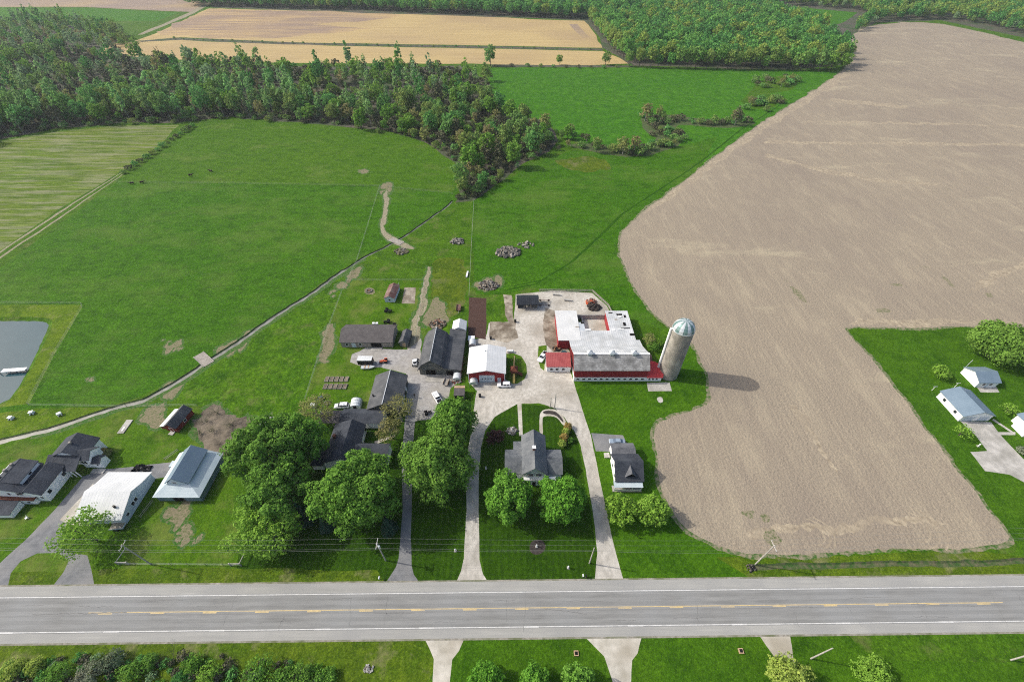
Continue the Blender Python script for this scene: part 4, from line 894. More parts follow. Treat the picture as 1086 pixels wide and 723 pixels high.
def scatter(poly, sp, seed, vis=True):
    rng = random.Random(seed); xs = [p[0] for p in poly]; ys = [p[1] for p in poly]; out = []
    y = min(ys)
    while y < max(ys):
        x = min(xs)
        while x < max(xs):
            q = (x + rng.uniform(-.48, .48) * sp, y + rng.uniform(-.48, .48) * sp)
            if inside(q, poly):
                u = CX + CF * q[0] / (q[1] * cT + CH * sT)
                if not vis or -30 < u < 1116: out.append(q)
            x += sp
        y += sp
    out.sort(key=lambda p: p[1]); return out
def merged(name, items, label, cat):
    """the far part of a wood, too many trees to count: one mesh"""
    by = {}
    for kind, x, y, s in items:
        _, _, q, m = trng.choice(PROTO[kind]); k = q
        if len(k) > 260: k = k[::2]
        a = trng.uniform(0, 6.28); c, sn = math.cos(a), math.sin(a)
        rot = np.array([[c, -sn, 0], [sn, c, 0], [0, 0, 1]]); mid = k.mean(1, keepdims=True)
        k = (k - mid) * 1.25 + mid
        if m == 'leaf_far_wood': m = trng.choice(['leaf_far_wood', 'leaf_far_wood', 'leaf_far_yellow', 'leaf_far_deep', 'leaf_far_deep'])
        elif m in ('leaf_poplar', 'leaf_wood'): m = trng.choice([m, m, 'leaf_far_pale', 'leaf_far_deep', 'leaf_maple'])
        by.setdefault(m, []).append((k @ rot.T) * np.array([s, s, s * (trng.uniform(.9, 1.45) if kind in ('poplar', 'grey') else trng.uniform(.85, 1.15))]) + np.array([x, y, 0]))
    V = []; idx = []; mats = list(by)
    for i, m in enumerate(mats):
        a = np.concatenate(by[m]); V.append(a); idx.append(np.full(len(a), i))
    V = np.concatenate(V); idx = np.concatenate(idx); me = mesh_quads(name, V, mats[0])
    for m in mats[1:]: me.materials.append(MATS[m])
    me.polygons.foreach_set('material_index', idx.astype(np.int32))
    o = bpy.data.objects.new(name, me); col.objects.link(o); return tag(o, label, cat, kind='stuff')

def del_group(o): del o['group']
NIND = 0
# left wood: front trees one by one, depth as one mass
Lw = px((-60, 170), (0, 147), (60, 136), (130, 130), (195, 129), (245, 124), (330, 130), (400, 136), (400, 120), (330, 108), (245, 105), (130, 108), (-60, 120))
rng = random.Random(3)
for x, y in scatter(Lw, 8.0, 31):
    if noise.noise((x * .02, y * .03, 7.0)) > .25 and rng.random() < .75: continue
    k = rng.choices(['broad', 'green', 'poplar', 'grey', 'budding'], [.28, .16, .34, .14, .08])[0]
    plant(k, x, y, 'in the front of the left wood', 'left wood', rng.choice((rng.uniform(.5, .8), rng.uniform(.8, 1.1), rng.uniform(1.1, 1.5)))); NIND += 1
edge = px((-40, 160), (0, 148), (60, 137), (130, 131), (195, 130), (245, 125), (330, 131), (400, 137), (415, 139))
e2 = resample(edge, 7)
for x, y in e2[::2]:
    if abs(CX + CF * x / (y * cT + CH * sT) - 543) > 575: continue
    plant(rng.choice(['low', 'low', 'lowgrey']), x + rng.uniform(-2, 2), y + rng.uniform(-2, 3), 'along the pasture edge of the left wood', 'left wood edge', rng.uniform(.7, 1.2)); NIND += 1
Ld = px((-80, 120), (130, 108), (245, 105), (330, 108), (400, 120), (490, 112), (520, 100), (518, 86), (490, 72), (430, 73), (300, 72), (185, 68), (110, 58), (60, 50), (-200, 46))
items = []
for x, y in scatter(Ld, 10.4, 33):
    d = noise.noise((x * .012, y * .012, 4.0))
    if d > .06 and rng.random() < .8: k = rng.choice(['lowgrey', 'lowgrey', 'grey', 'low'])
    else: k = rng.choices(['broad', 'green', 'poplar', 'grey', 'budding', 'low'], [.2, .12, .36, .22, .06, .04])[0]
    items.append((k, x, y, rng.choice((rng.uniform(.5, .8), rng.uniform(.8, 1.1), rng.uniform(1.1, 1.5)))))
Lf = px((-200, 46), (60, 50), (120, 54), (150, 44), (105, 30), (60, 24), (-200, 30))
for x, y in scatter(Lf, 11, 34): items.append((rng.choices(['broad', 'poplar', 'grey', 'budding'], [.3, .4, .2, .1])[0], x, y, rng.uniform(.8, 1.3)))
merged('woodland', items, 'deep mixed wood of slender pale green and grey trees behind the left pasture', 'wood')
# creek wood in the middle
Cw = px((400, 137), (450, 150), (484, 172), (488, 190), (484, 212), (505, 212), (535, 190), (556, 172), (585, 158), (590, 148), (580, 136), (545, 128), (522, 108), (490, 112), (400, 120))
for x, y in scatter(Cw, 7.2, 35):
    k = rng.choices(['broad', 'green', 'grey', 'budding', 'low', 'lowgrey'], [.27, .14, .18, .11, .17, .13])[0]
    plant(k, x, y, 'in the creek wood above the farm', 'creek wood', rng.choice((rng.uniform(.45, .7), rng.uniform(.7, 1.1), rng.uniform(1.0, 1.35)))); NIND += 1
for (x, y), k, s, lab in (((384, 138), 'green', 1.15, 'tall fresh green tree at the front corner of the left wood'), ((330, 128), 'green', 1.2, 'big fresh green tree bulging from the left wood above the pasture'),
        ((468, 138), 'broad', 1.25, 'large round green tree at the head of the creek wood'), ((436, 146), 'budding', .55, 'small coppery round bush tree alone at the wood edge'), ((402, 141), 'low', .8, 'tiny upright evergreen standing out in the pasture'),
        ((492, 206), 'broad', .9, 'broad dark tree at the tip of the creek wood'), ((505, 204), 'low', 1.2, 'spreading dark bush at the tip of the creek wood'), ((602, 148), 'green', .85, 'yellow green tree in the gap of the creek hedge'),
        ((657, 162), 'budding', .55, 'small yellow bush tree on the creek bend'), ((622, 151), 'grey', .8, 'bare brown tree beside the yellow green one on the creek hedge')):
    p = P(x, y); del_group(plant(k, p.x, p.y, '', 'edge', s, lab)); NIND += 1
for x, y in ((578, 132), (590, 140), (598, 146), (606, 150), (612, 156), (625, 158), (636, 160), (600, 156), (590, 158), (580, 164), (648, 158), (616, 149), (608, 142), (572, 170)):
    p = P(x + rng.uniform(-4, 4), y + rng.uniform(-2, 2)); plant(rng.choice(['low', 'grey', 'budding', 'low', 'broad']), p.x, p.y, 'trailing right from the creek wood', 'creek wood tail', rng.uniform(.4, .85)); NIND += 1
# creek hedge loops in the hay meadow
for i, (x, y) in enumerate([(618, 155), (640, 157), (652, 163), (662, 160), (673, 162), (684, 159), (695, 155), (708, 155), (712, 149), (720, 150), (710, 143), (718, 139), (699, 141), (690, 136), (700, 132), (686, 128), (692, 131), (708, 127), (722, 127), (735, 131), (750, 133), (773, 131), (786, 131), (796, 130), (632, 157), (645, 160), (668, 163), (678, 160), (690, 157), (700, 153), (716, 150), (722, 146), (716, 141), (704, 138), (694, 136), (686, 132), (682, 126), (690, 124), (702, 125), (715, 126), (730, 128), (745, 130), (758, 131), (768, 133), (706, 130), (696, 128), (712, 156)]):
    p = P(x, y); plant(rng.choice(['lowgrey', 'low', 'low']), p.x + rng.uniform(-3, 3), p.y + rng.uniform(-4, 4), 'on the creek loop in the hay meadow', 'creek loop', rng.uniform(.7, 1.35)); NIND += 1
for (x, y), k, s, lab in (((779, 133), 'grey', 1.2, 'lone bare pale tree by the creek loop in the hay meadow'), ((795, 112), 'budding', .75, 'yellowish clump tree on the meadow below the big wood'), ((806, 108), 'low', 1.5, 'bushy green clump on the meadow below the big wood'), ((822, 108), 'low', 1.4, 'bushy dark clump nearest the ploughed field'),
        ((790, 116), 'low', 1.2, 'low green clump nearest the bare pale tree'), ((812, 118), 'low', 1.0, 'lowest bush of the meadow clump'), ((815, 88), 'lowgrey', 1.5, 'brown bush at the foot of the big wood'), ((828, 92), 'budding', .8, 'pale budding tree at the foot of the big wood'), ((838, 88), 'budding', .7, 'second pale budding tree at the foot of the big wood'), ((802, 86), 'low', 1.5, 'dark bush at the foot of the big wood'),
        ((520, 70), 'broad', 1.35, 'lone green tree on the meadow edge by the stubble field'), ((593, 69), 'green', .8, 'small round tree on the hedge below the stubble field'), ((642, 69), 'broad', 1.1, 'tall tree at the right end of the stubble field'), ((893, 74), 'green', 1.35, 'fresh green tree at the big wood tip by the ploughed field'), ((880, 75), 'green', 1.2, 'fresh green tree second from the tip of the big wood'), ((868, 76), 'broad', 1.3, 'broad tree third from the tip of the big wood')):
    p = P(x, y); del_group(plant(k, p.x, p.y, '', 'meadow', s, lab)); NIND += 1
for i in range(34):
    x, y = rng.choice([(802, 110), (812, 107), (824, 108), (806, 90), (818, 86), (832, 88), (840, 84)]); p = P(x + rng.uniform(-8, 8), y + rng.uniform(-3.5, 3.5))
    plant(rng.choice(['low', 'low', 'lowgrey', 'low']), p.x, p.y, 'in the scrub patch below the big wood', 'meadow scrub', rng.uniform(.7, 1.4)); NIND += 1
for i in range(30):
    x, y = rng.choice([(690, 127), (705, 132), (716, 146), (706, 154), (690, 159), (664, 162), (744, 131), (772, 131), (700, 142)]); p = P(x + rng.uniform(-9, 9), y + rng.uniform(-3, 3))
    plant(rng.choice(['low', 'lowgrey', 'low', 'budding']), p.x, p.y, 'in the brown scrub of the creek loop', 'creek loop scrub', rng.uniform(.55, 1.3)); NIND += 1
# hedges
for hp, st, where, g in ((px((132, 184), (150, 172), (168, 160), (178, 152), (192, 143), (205, 135)), 5, 'on the hedge between the two left pastures', 'left pasture hedge'),
                  (px((525, 70.5), (560, 71), (600, 72), (640, 72.5), (668, 71)), 13, 'on the hedge below the stubble field', 'stubble hedge')):
    for x, y in resample(hp, st):
        plant(rng.choice(['low', 'lowgrey', 'low']), x, y, where, g, rng.uniform(.5, .95)); NIND += 1
for x, y in resample(px((185, 41.5), (300, 46), (400, 48.5), (520, 50.5), (638, 53)), 13):
    plant('low', x, y, 'on the thin hedge across the stubble field', 'stubble field hedge', rng.uniform(.3, .62)); NIND += 1
# the big wood: front row one by one, the rest one mass
front = px((666, 71), (700, 73), (760, 74), (800, 75), (850, 75.5), (878, 73), (898, 68))
for x, y in resample(front, 8.5):
    plant('wood', x + rng.uniform(-2, 2), y + rng.uniform(0, 4), 'in the front row of the big wood above the meadow', 'big wood', rng.uniform(.75, 1.1)); NIND += 1
for x, y in resample(px((624, 24), (634, 36), (645, 52), (660, 66)), 12):
    plant('wood', x + 4, y, 'on the left flank of the big wood', 'big wood flank', rng.uniform(.75, 1.1)); NIND += 1
Bw = px((632, 22), (648, 44), (672, 67), (800, 72), (850, 72), (895, 62), (880, 44), (868, 36), (835, 24), (800, 6), (790, -8), (700, -12), (625, -6), (618, 14))
items = [('wood', x, y, rng.uniform(.6, 1.2)) for x, y in scatter(Bw, 9.0, 41)]
merged('big_wood', items, 'big dense broadleaf wood between the stubble field and the ploughed field', 'wood')
Bn = px((200, 7), (400, 12), (620, 21), (618, 6), (590, -9), (200, -14))
items = [('wood', x, y, rng.uniform(.85, 1.2)) for x, y in scatter(Bn, 10, 42)]
merged('far_wood', items, 'long dark tree belt along the far side of the stubble field', 'wood')
Rf = px((912, 36), (925, 26), (945, 22), (1000, 21), (1040, 26), (1086, 39), (1200, 65), (1200, 20), (1086, 5), (1000, -4), (900, -6), (800, 0), (820, 5), (870, 8), (912, 12), (918, 20), (905, 34))
items = [('wood' if rng.random() < .75 else 'broad', x, y, rng.uniform(.65, 1.05)) for x, y in scatter(Rf, 11, 43)]
merged('field_edge_wood', items, 'belt of trees curving round the far end of the ploughed field', 'wood')
Hz = px((-300, -3), (1400, -3), (1400, -20), (-300, -20))
items = [('wood', x, y, rng.uniform(.9, 1.3)) for x, y in scatter(Hz, 26, 44)]
merged('skyline_wood', items, 'distant woods at the very top edge of the view', 'wood')
items = []
for x, y in scatter(px((-40, 706), (60, 700), (95, 692), (180, 691), (250, 697), (340, 706), (352, 724), (350, 760), (-40, 760)), 1.9, 61): items.append((rng.choice(['low', 'lowgrey', 'low']), x, y, rng.uniform(.2, .46)))
merged('verge_brush', items, 'tangled low brush filling the south verge of the highway', 'brush')
# leaf scrub under the woods
items = []
for poly, sp in ((Lw, 5), (Ld, 7.5), (Cw, 4.6)):
    for x, y in scatter(poly, sp, 51): items.append((rng.choice(['low', 'lowgrey', 'lowgrey']), x, y, rng.uniform(.35, .75)))
merged('undergrowth', items, 'grey brown undergrowth between the trunks of the left and creek woods', 'undergrowth')
print('single wood trees', NIND)
# ------------------------------------------------------------------ buildings
# red garage with white metal roof
g = thing('garage', 'red garage with a white metal roof and pale roll-up door facing the loop drive', 'garage', P(497.5, 405))
gable(g, 0, 12.5, 0, 12, 4.7, 6.2, 'y', 'red_siding', 'white_metal_roof')
opening(g, 'garage_door', 's', 6.3, 0, 5, 3.4, 0, 'white_paint', 'pale_blue_siding', 'door_panel', .15)
mb = MB()
for i in range(4): mb.box(4.4 + i * 1.05, 4.95 + i * 1.05, -.06, -.04, 1.6, 1.95, 'glass_dark')
mb.build('door_window', g)
opening(g, 'door', 's', 10.6, 0, 1.0, 2.1, 0, 'white_paint', 'pale_blue_siding', 'door_panel', .1)
mb = MB()
for x in (0, 12.5): mb.box(x - .1, x + .1, -.1, .1, 0, 4.5, 'white_paint')
mb.build('corner_trim', g)
MB().tube((5.5, 9, 6), (5.5, 9, 6.8), .15, .15, 'galvanised', 8).build('roof_vent', g)

# gambrel barn
g = thing('gambrel_barn', 'grey gambrel roofed barn with a long lean-to and open doorway on the gravel yard', 'barn', P(445.8, 397), R(-.8))
prof = [(0, 0), (8.9, 0), (8.9, 3.0), (7.6, 5.3), (4.45, 7.6), (1.3, 5.3), (0, 3.0)]
MB().ext_y(0, 16, prof, 'grey_boards').build('wall', g)
o0, o1 = [(-.45, 2.5), (1.15, 5.36), (4.45, 7.68), (7.75, 5.36), (9.0, 3.35)], []
MB().ext_y(-.7, 16.5, o0 + [(9.05, 3.55), (7.85, 5.6), (4.45, 7.9), (1.05, 5.6), (-.65, 2.6)], 'dark_metal_roof').build('roof', g)
MB().box(4.36, 4.54, -.72, 16.52, 7.88, 7.97, 'galvanised').build('ridge_cap', g)
pent(g, 8.93, 14.6, -.1, 20.2, (3.45, 2.7, 2.7, 3.45), 'grey_boards', 'dark_metal_roof', .25, .15, 'lean_to_roof', 'lean_to_wall')
gable(g, 9.4, 14.4, 20.7, 25.6, 2.7, 4.0, 'y', 'white_paint', 'white_metal_roof', .2, rname='annex_roof', wname='annex_wall')
opening(g, 'barn_door', 's', 3.9, 0, 3.4, 2.5, 0, 'grey_boards', 'dark_opening', 'opening', .15)
opening(g, 'barn_door', 's', 10.7, 0, 2.4, 2.3, -.1, 'grey_boards', 'dark_opening', 'opening', .12)
opening(g, 'loft_window', 's', 4.45, 4.2, 1.3, 1.3, 0, 'weathered_wood', 'grey_boards', 'shutter', .12)
o = MB().box(2.6, 9, -3.6, -.15, 0, .12, 'concrete').build('door_apron', g); o['label'] = 'pale white concrete door apron'

# long low stone shed
g = thing('stone_shed', 'long low stone shed with a brown metal roof beside the fenced poultry lawn', 'shed', P(362.9, 368.2))
gable(g, 0, 19.3, 0, 9.4, 2.85, 4.9, 'x', 'stone_wall', 'brown_metal_roof', .4)
for x in (2.2, 7.2): opening(g, 'window', 's', x, .9, .9, 1.2, 0)
opening(g, 'door', 's', 4.7, 0, 1.3, 2.1, 0, 'white_paint', 'pale_blue_siding', 'door_panel')
opening(g, 'shed_door', 's', 13.2, 0, 3.9, 2.3, 0, 'stone_wall', 'dark_opening', 'opening')
MB().box(11.2, 15.3, -1.8, -.1, 0, .1, 'concrete').build('door_apron', g)
MB().box(18.3, 19.6, 8.2, 9, 4.0, 4.5, 'dark_opening').build('roof_hatch', g)
for x in (10.3, 11.6): MB().box(x - .45, x + .45, 9.5, 10.4, 3.1, 3.5, 'white_paint').build('wall_vent', g)
# little shed behind the stone shed
g = thing('shed', 'small dark grey shed at the right end of the stone shed', 'shed', P(424.5, 367.5), R(-3))
gable(g, 0, 3.2, 0, 6.3, 2.2, 3.3, 'y', 'grey_boards', 'dark_metal_roof', .3)
opening(g, 'door', 's', 1.6, 0, 1.2, 1.9, 0, 'weathered_wood', 'tan_wood', 'door_panel')
# poultry house
g = thing('coop', 'small coop with a rusty metal roof and pale blue end on the fenced lawn', 'coop', P(408.5, 320.2), R(-3))
gable(g, 0, 4.2, 0, 9, 2.1, 3.2, 'y', 'pale_blue_siding', 'rusty_roof', .25)
opening(g, 'window', 's', 2.1, .8, .9, .9, 0)
MB().tube((3.9, 9.4, 0), (3.9, 9.4, 3), .12, .12, 'galvanised').build('vent_pipe', g)

# workshop
g = thing('workshop', 'dark metal roofed workshop between the raised beds and the gravel yard', 'workshop', P(389.8, 440) + Vector((.9, 0, 0)), R(.8))
gable(g, 0, 10.2, 0, 13.8, 3.5, 6, 'y', 'grey_boards', 'dark_metal_roof', .45)
MB().box(5.0, 5.2, -.5, 14.2, 6.16, 6.24, 'galvanised').build('ridge_cap', g)
MB().tube((1.0, 4.4, 3.9), (1.0, 4.4, 5.2), .25, .25, 'black_paint').build('chimney', g)
opening(g, 'garage_door', 'e', 5, 0, 4, 2.8, 10.2, 'white_paint', 'pale_blue_siding', 'door_panel')
opening(g, 'door', 'e', 10, 0, 1.1, 2.1, 10.2, 'white_paint', 'white_paint', 'door_panel')

# dark roofed house with the linked wings
g = thing('house', 'dark roofed house half hidden by big maples, with joined wings and courtyard', 'house', (-53.0, 70.4, 0))
gable(g, -1.8, 7.0, -2, 11, 3.4, 5.8, 'y', 'white_siding', 'dark_shingles', .4, rp=.62)
gable(g, 7.2, 16.3, -1.2, 4.2, 3.4, 5.2, 'x', 'white_siding', 'dark_shingles', .4, rname='wing_roof', wname='wing_wall', rp=.7)
gable(g, -1, 12.2, 12.2, 17.3, 3.0, 4.4, 'x', 'white_siding', 'dark_shingles', .3, rname='breezeway_roof', wname='breezeway_wall')
pent(g, -5.4, -2.3, -2.4, 2.4, (2.5, 2.5, 3.0, 3.0), 'white_siding', 'dark_shingles', .3, rname='porch_roof', wname='porch_wall')
for y in (2.5, 7.5): opening(g, 'window', 'e', y + 3, .9, 1.2, 1.3, 7.0)
opening(g, 'window', 'w', 5, .9, 1.4, 1.3, -1.8)
MB().box(-.9, -.1, 5.6, 6.4, 4.2, 5.4, 'brick').build('chimney', g)
# open long carport
g = thing('carport', 'long open carport with a grey brown roof joined up to the dark roofed house', 'carport', (-60.7, 83.0, 0))
mb = MB()
for x in (.2, 3.8, 7.3):
    for y in (.1, 4.0): mb.box(x - .1, x + .1, y - .1, y + .1, 0, 2.8, 'weathered_wood')
mb.build('post', g)
MB().ext_x(-.3, 7.9, [(-.5, 2.75), (2.1, 3.5), (4.5, 2.75), (4.5, 2.9), (2.1, 3.68), (-.5, 2.9)], 'brown_metal_roof').build('roof', g)

# white gabled farmhouse within the loop drive
g = thing('farmhouse', 'white gabled farmhouse with grey roofs and side wings inside the loop drive', 'farmhouse', P(557.5, 508.5))
gable(g, -.8, 5.6, -.9, 11.2, 5.4, 8.3, 'y', 'white_siding', 'slate_roof', .4)
gable(g, -5.7, -.83, .4, 7.7, 3.2, 5.3, 'x', 'white_siding', 'slate_roof', .35, rname='wing_roof', wname='wing_wall')
gable(g, 5.63, 10.2, .2, 7.7, 3.2, 5.3, 'x', 'white_siding', 'slate_roof', .35, rname='wing_roof', wname='wing_wall')
pent(g, -3.4, -.83, 7.9, 11, (2.9, 2.9, 2.6, 2.6), 'white_siding', 'slate_roof', .2, rname='lean_to_roof', wname='lean_to_wall')
pent(g, -.6, 8.4, -1.75, -.95, (2.95, 2.95, 3.2, 3.2), 'white_siding', 'white_paint', .06, rname='porch_roof', wname='porch_wall')
for x in (1.2, 3.6):
    for d in (-.42, .42): opening(g, 'window', 's', x + d, 3.7, .7, 1.3, -.9)
for x in (.6, 4.0): opening(g, 'window', 's', x, 1.0, 1.3, 1.3, -1.75)
for x in (6.2, 7.3): opening(g, 'window', 's', x, 1.1, .8, 1.2, -1.75)
opening(g, 'door', 's', 2.3, 0, 1.0, 2.1, -1.75, 'white_paint', 'dark_opening', 'door_panel')
opening(g, 'window', 's', -3.4, 1.1, 1.3, 1.2, .4); opening(g, 'window', 'e', 4, 1.1, 1.2, 1.2, 10.2); opening(g, 'window', 'w', 4, 1.1, 1.2, 1.2, -5.7)
c = MB().box(1.9, 2.7, 4.5, 5.3, 7.4, 9.3, 'brick').build('chimney', g); MB().box(1.8, 2.8, 4.4, 5.4, 9.3, 9.5, 'white_paint').build('chimney_cap', c)

# little house by the ploughed field
g = thing('cottage', 'white cottage with a dark roof and single dormer next to the ploughed field', 'house', P(652, 515))
gable(g, 0, 7.3, 0, 8.1, 3.3, 6.4, 'x', 'white_siding', 'dark_shingles', .45)
gable(g, .4, 6.9, 8.13, 12.2, 2.7, 3.6, 'x', 'white_siding', 'grey_shingles', .3, rname='rear_roof', wname='rear_wall')
pent(g, -.7, 7.2, -1.7, -.02, (2.3, 2.3, 2.65, 2.65), None, 'pale_metal_roof', .1, rname='porch_roof')
mb = MB()
for x in (-.5, 2.0, 4.5, 7.0): mb.box(x - .1, x + .1, -1.6, -1.4, 0, 2.3, 'white_paint')
mb.box(-.6, 7.1, -1.62, -1.54, .35, .9, 'white_paint'); mb.build('porch_post', g)
MB().box(-.9, 7.2, -1.9, -.02, 0, .3, 'concrete').build('porch_floor', g)
d = MB().ext_y(.7, 2.6, [(2.8, 4.0), (5.2, 4.0), (4.0, 5.7)], 'dark_opening').build('dormer', g)
MB().ext_y(.45, 3.4, [(2.45, 3.95), (4.0, 5.78), (5.55, 3.95), (5.65, 4.1), (4.0, 5.98), (2.35, 4.1)], 'grey_shingles').build('dormer_roof', d)
for y in (2.4, 5.6): opening(g, 'window', 'w', y, 1.0, .9, 1.4, 0)
opening(g, 'window', 'w', 4.0, 3.7, .8, 1.1, 0)
for x in (1.4, 5.8): opening(g, 'window', 's', x, 1.0, 1.1, 1.3, 0)
opening(g, 'door', 's', 3.6, .3, 1.0, 2.1, 0, 'white_paint', 'brown_wood', 'door_panel')
MB().box(-1.6, -.02, 9.0, 10.6, 0, .4, 'concrete').build('back_step', g)

# dairy barn
D = thing('dairy_barn', 'large red dairy barn with shake roof, three roof vents and white rear roofs', 'barn', P(608.4, 403.9))
mb = MB(); mb.ext_x(0, 25.2, [(0, 1.95), (9.5, 1.95), (9.5, 6.3), (4.0, 9.4), (.0, 5.75)], 'red_siding'); mb.build('wall', D)
o = MB().box(-.02, 25.22, -.08, 9.5, 0, 1.94, 'white_paint').build('foundation_wall', D)
MB().ext_x(-.5, 25.6, [(-.3, 5.5), (4.0, 9.42), (4.0, 9.62), (-.36, 5.68)], 'weathered_shakes').build('shake_roof', D)
MB().ext_x(-.5, 25.6, [(4.02, 9.42), (7.2, 7.6), (12.0, 5.3), (16.0, 4.45), (16.0, 4.6), (12.0, 5.46), (7.2, 7.8), (4.02, 9.62)], 'patched_metal_roof').build('rear_roof', D)
MB().box(-.5, 25.6, 3.75, 4.3, 9.6, 9.68, 'white_paint').build('ridge_cap', D)
mb = MB(); mb.ext_x(0, 25.0, [(9.55, 0), (15.7, 0), (15.7, 4.4), (12, 5.2), (9.55, 6.25)], 'red_siding').build('rear_wall', D)
for x in (5.0, 12.6, 20.2):
    v = MB().box(x - .65, x + .65, 3.4, 4.6, 9.2, 10.3, 'galvanised').build('roof_vent', D)
    MB().prism([(x - .95, 3.1, 10.3), (x + .95, 3.1, 10.3), (x + .95, 4.9, 10.3), (x - .95, 4.9, 10.3)], [(x - .1, 3.9, 11.2), (x + .1, 3.9, 11.2), (x + .1, 4.1, 11.2), (x - .1, 4.1, 11.2)], 'galvanised').build('vent_cap', v)
for i in range(12):
    opening(D, 'window', 's', 1.3 + i * 2.05, .75, 1.0, .75, -.08, fw=.06)
opening(D, 'barn_door', 's', 5.2, 2.05, 3.4, 1.4, .08, 'white_paint', 'white_siding', 'door_panel', .12)
# white roofs round the yard
rf = 'patched_metal_roof'
pent(D, -4.4, 3.9, 16.05, 33.4, (4.3, 4.3, 3.9, 3.9), 'red_siding', 'white_metal_roof_wide', .15, rname='yard_roof', wname='yard_wall')
pent(D, 3.95, 15.6, 16.05, 21.6, (4.26, 4.26, 4.0, 4.0), 'red_siding', rf, .0, rname='yard_roof', wname='yard_wall')
pent(D, 15.65, 24.2, 16.05, 33.3, (4.25, 4.25, 3.9, 3.9), 'red_siding', rf, .15, rname='yard_roof', wname='yard_wall')
pent(D, 3.98, 6.2, 21.65, 26.5, (3.95, 3.95, 3.9, 3.9), 'red_siding', 'galvanised', .0, rname='yard_roof', wname='yard_wall')
MB().box(4.1, 15.6, 33.0, 33.4, 0, 2.2, 'concrete').box(6.3, 6.6, 26.6, 33, 0, 1.2, 'concrete').build('yard_parapet', D)
MB().box(6.3, 15.6, 21.65, 33, .01, .06, 'concrete_pad').build('yard_floor', D)
mb = MB(); rng = random.Random(9)                # missing and rusted roof panels
for x, y, a, b, z in ((19.6, 30.5, 2.2, 1.0, 3.97), (21.2, 24.2, 1.0, 2.0, 4.1), (20.0, 22.6, 3.4, .5, 4.13), (18.4, 27.6, 1.0, .8, 4.02), (22.6, 18.6, 1.8, 1.2, 4.23), (5.0, 25.6, 1.2, .9, 3.92), (2.6, 23.2, 1.5, .7, 4.14), (16.6, 31.8, 1.6, .6, 3.95), (22.3, 29.2, .8, 1.5, 4.0)):
    mb.box(x, x + a, y, y + b, z + .1, z + .19, 'dark_opening' if rng.random() < .65 else 'weathered_wood')
mb.build('missing_panel_area', D)['kind'] = 'stuff'
mb = MB()
for x, y, a, b in ((18.5, 21.8, 2.6, .9), (20.2, 29.0, 1.2, 1.2), (16.2, 21.0, 1.5, 1.4), (6.2, 21.2, 2.2, 1.3)): mb.prism([(x, y, 4.2), (x + a, y + .4, 4.22), (x + a, y + b, 4.25), (x, y + b, 4.2)], [(x, y, 4.32), (x + a, y + .4, 4.45), (x + a, y + b, 4.4), (x, y + b, 4.3)], 'white_metal_roof')
mb.build('loose_panel_area', D)['kind'] = 'stuff'
# milk house and silo room
pent(D, -9.3, -.85, 4.4, 10.3, (2.6, 2.6, 3.5, 3.5), 'white_paint', 'red_metal_roof', .2, rname='milk_house_roof', wname='milk_house_wall')
for x in (-7.6, -5.6, -3.4): opening(D, 'window', 's', x, .8, 1.0, 1.0, 4.4)
mb = MB(); arc = [(25.26, -.05), (30.5, -.05), (31.2, 1.4), (31.1, 3.2), (30.2, 4.8), (28.6, 6.0), (25.26, 6.2)]
MB().prism([(x, y, 0) for x, y in arc], [(x, y, 1.9) for x, y in arc], 'white_paint').build('silo_room_wall', D)
ring_ = [(x + (.3 if x > 26 else 0), y + (-.3 if y < 0 else .15)) for x, y in arc]
MB().prism([(x, y, 1.95 + .24 * max(0, y)) for x, y in ring_], [(x, y, 2.1 + .24 * max(0, y)) for x, y in ring_], 'bright_red_roof').build('silo_room_roof', D)
for x in (26.3, 27.6, 28.9): opening(D, 'window', 's', x, .7, .7, .8, -.05, fw=.06)
pent(D, 25.26, 28.8, 6.25, 10.0, (2.2, 2.2, 2.8, 2.8), 'red_siding', 'rusty_roof', .1, rname='shed_roof', wname='shed_wall')

# silo
sp = P(705, 397.5) + Vector((1.1, .6, 0))
S = thing('silo', 'tall weathered concrete silo with a ribbed metal dome beside the dairy barn', 'silo', sp)
RS = 3.45; HS = 21.8; n = 40
mb = MB(); ring = lambda r, z: [(r * math.cos(2 * math.pi * i / n), r * math.sin(2 * math.pi * i / n), z) for i in range(n)]
mb.prism(ring(RS, 0), ring(RS, HS), 'silo_concrete'); o = mb.build('shaft', S)
for p in o.data.polygons:
    if abs(p.normal.z) < .5: p.use_smooth = False
mb = MB()
for k in range(26): z = .6 + k * .82; mb.prism(ring(RS + .03, z), ring(RS + .03, z + .05), 'steel')
mb.build('hoop', S)
nr = 16
for half in (0, 1):
    mb = MB()
    for i in range(nr):
        if i % 2 != half: continue
        for a in range(5):
            t0, t1 = math.pi / 2 * a / 5, math.pi / 2 * (a + 1) / 5; e = .0 if half == 0 else -.05
            r0, r1 = (RS + .1 + e) * math.cos(t0), (RS + .1 + e) * math.cos(t1); z0, z1 = HS + 3.3 * math.sin(t0), HS + 3.3 * math.sin(t1)
            f0, f1 = 2 * math.pi * i / nr, 2 * math.pi * (i + 1) / nr; fm = (f0 + f1) / 2
            pt = lambda r, f, z: (r * math.cos(f), r * math.sin(f), z)
            mb.poly([pt(r0, f0, z0), pt(r0, fm, z0), pt(r1, fm, z1), pt(r1, f0, z1)], 'galvanised' if half == 0 else 'galvanised_green')
            mb.poly([pt(r0, fm, z0), pt(r0, f1, z0), pt(r1, f1, z1), pt(r1, fm, z1)], 'galvanised' if half == 0 else 'galvanised_green')
    o = mb.build('dome', S)
mb = MB(); mb.prism(ring(RS + .14, HS - .25), ring(RS + .14, HS + .02), 'galvanised').build('rim', S)
a = R(172); cx_, cy_ = (RS + .35) * math.cos(a), (RS + .35) * math.sin(a)
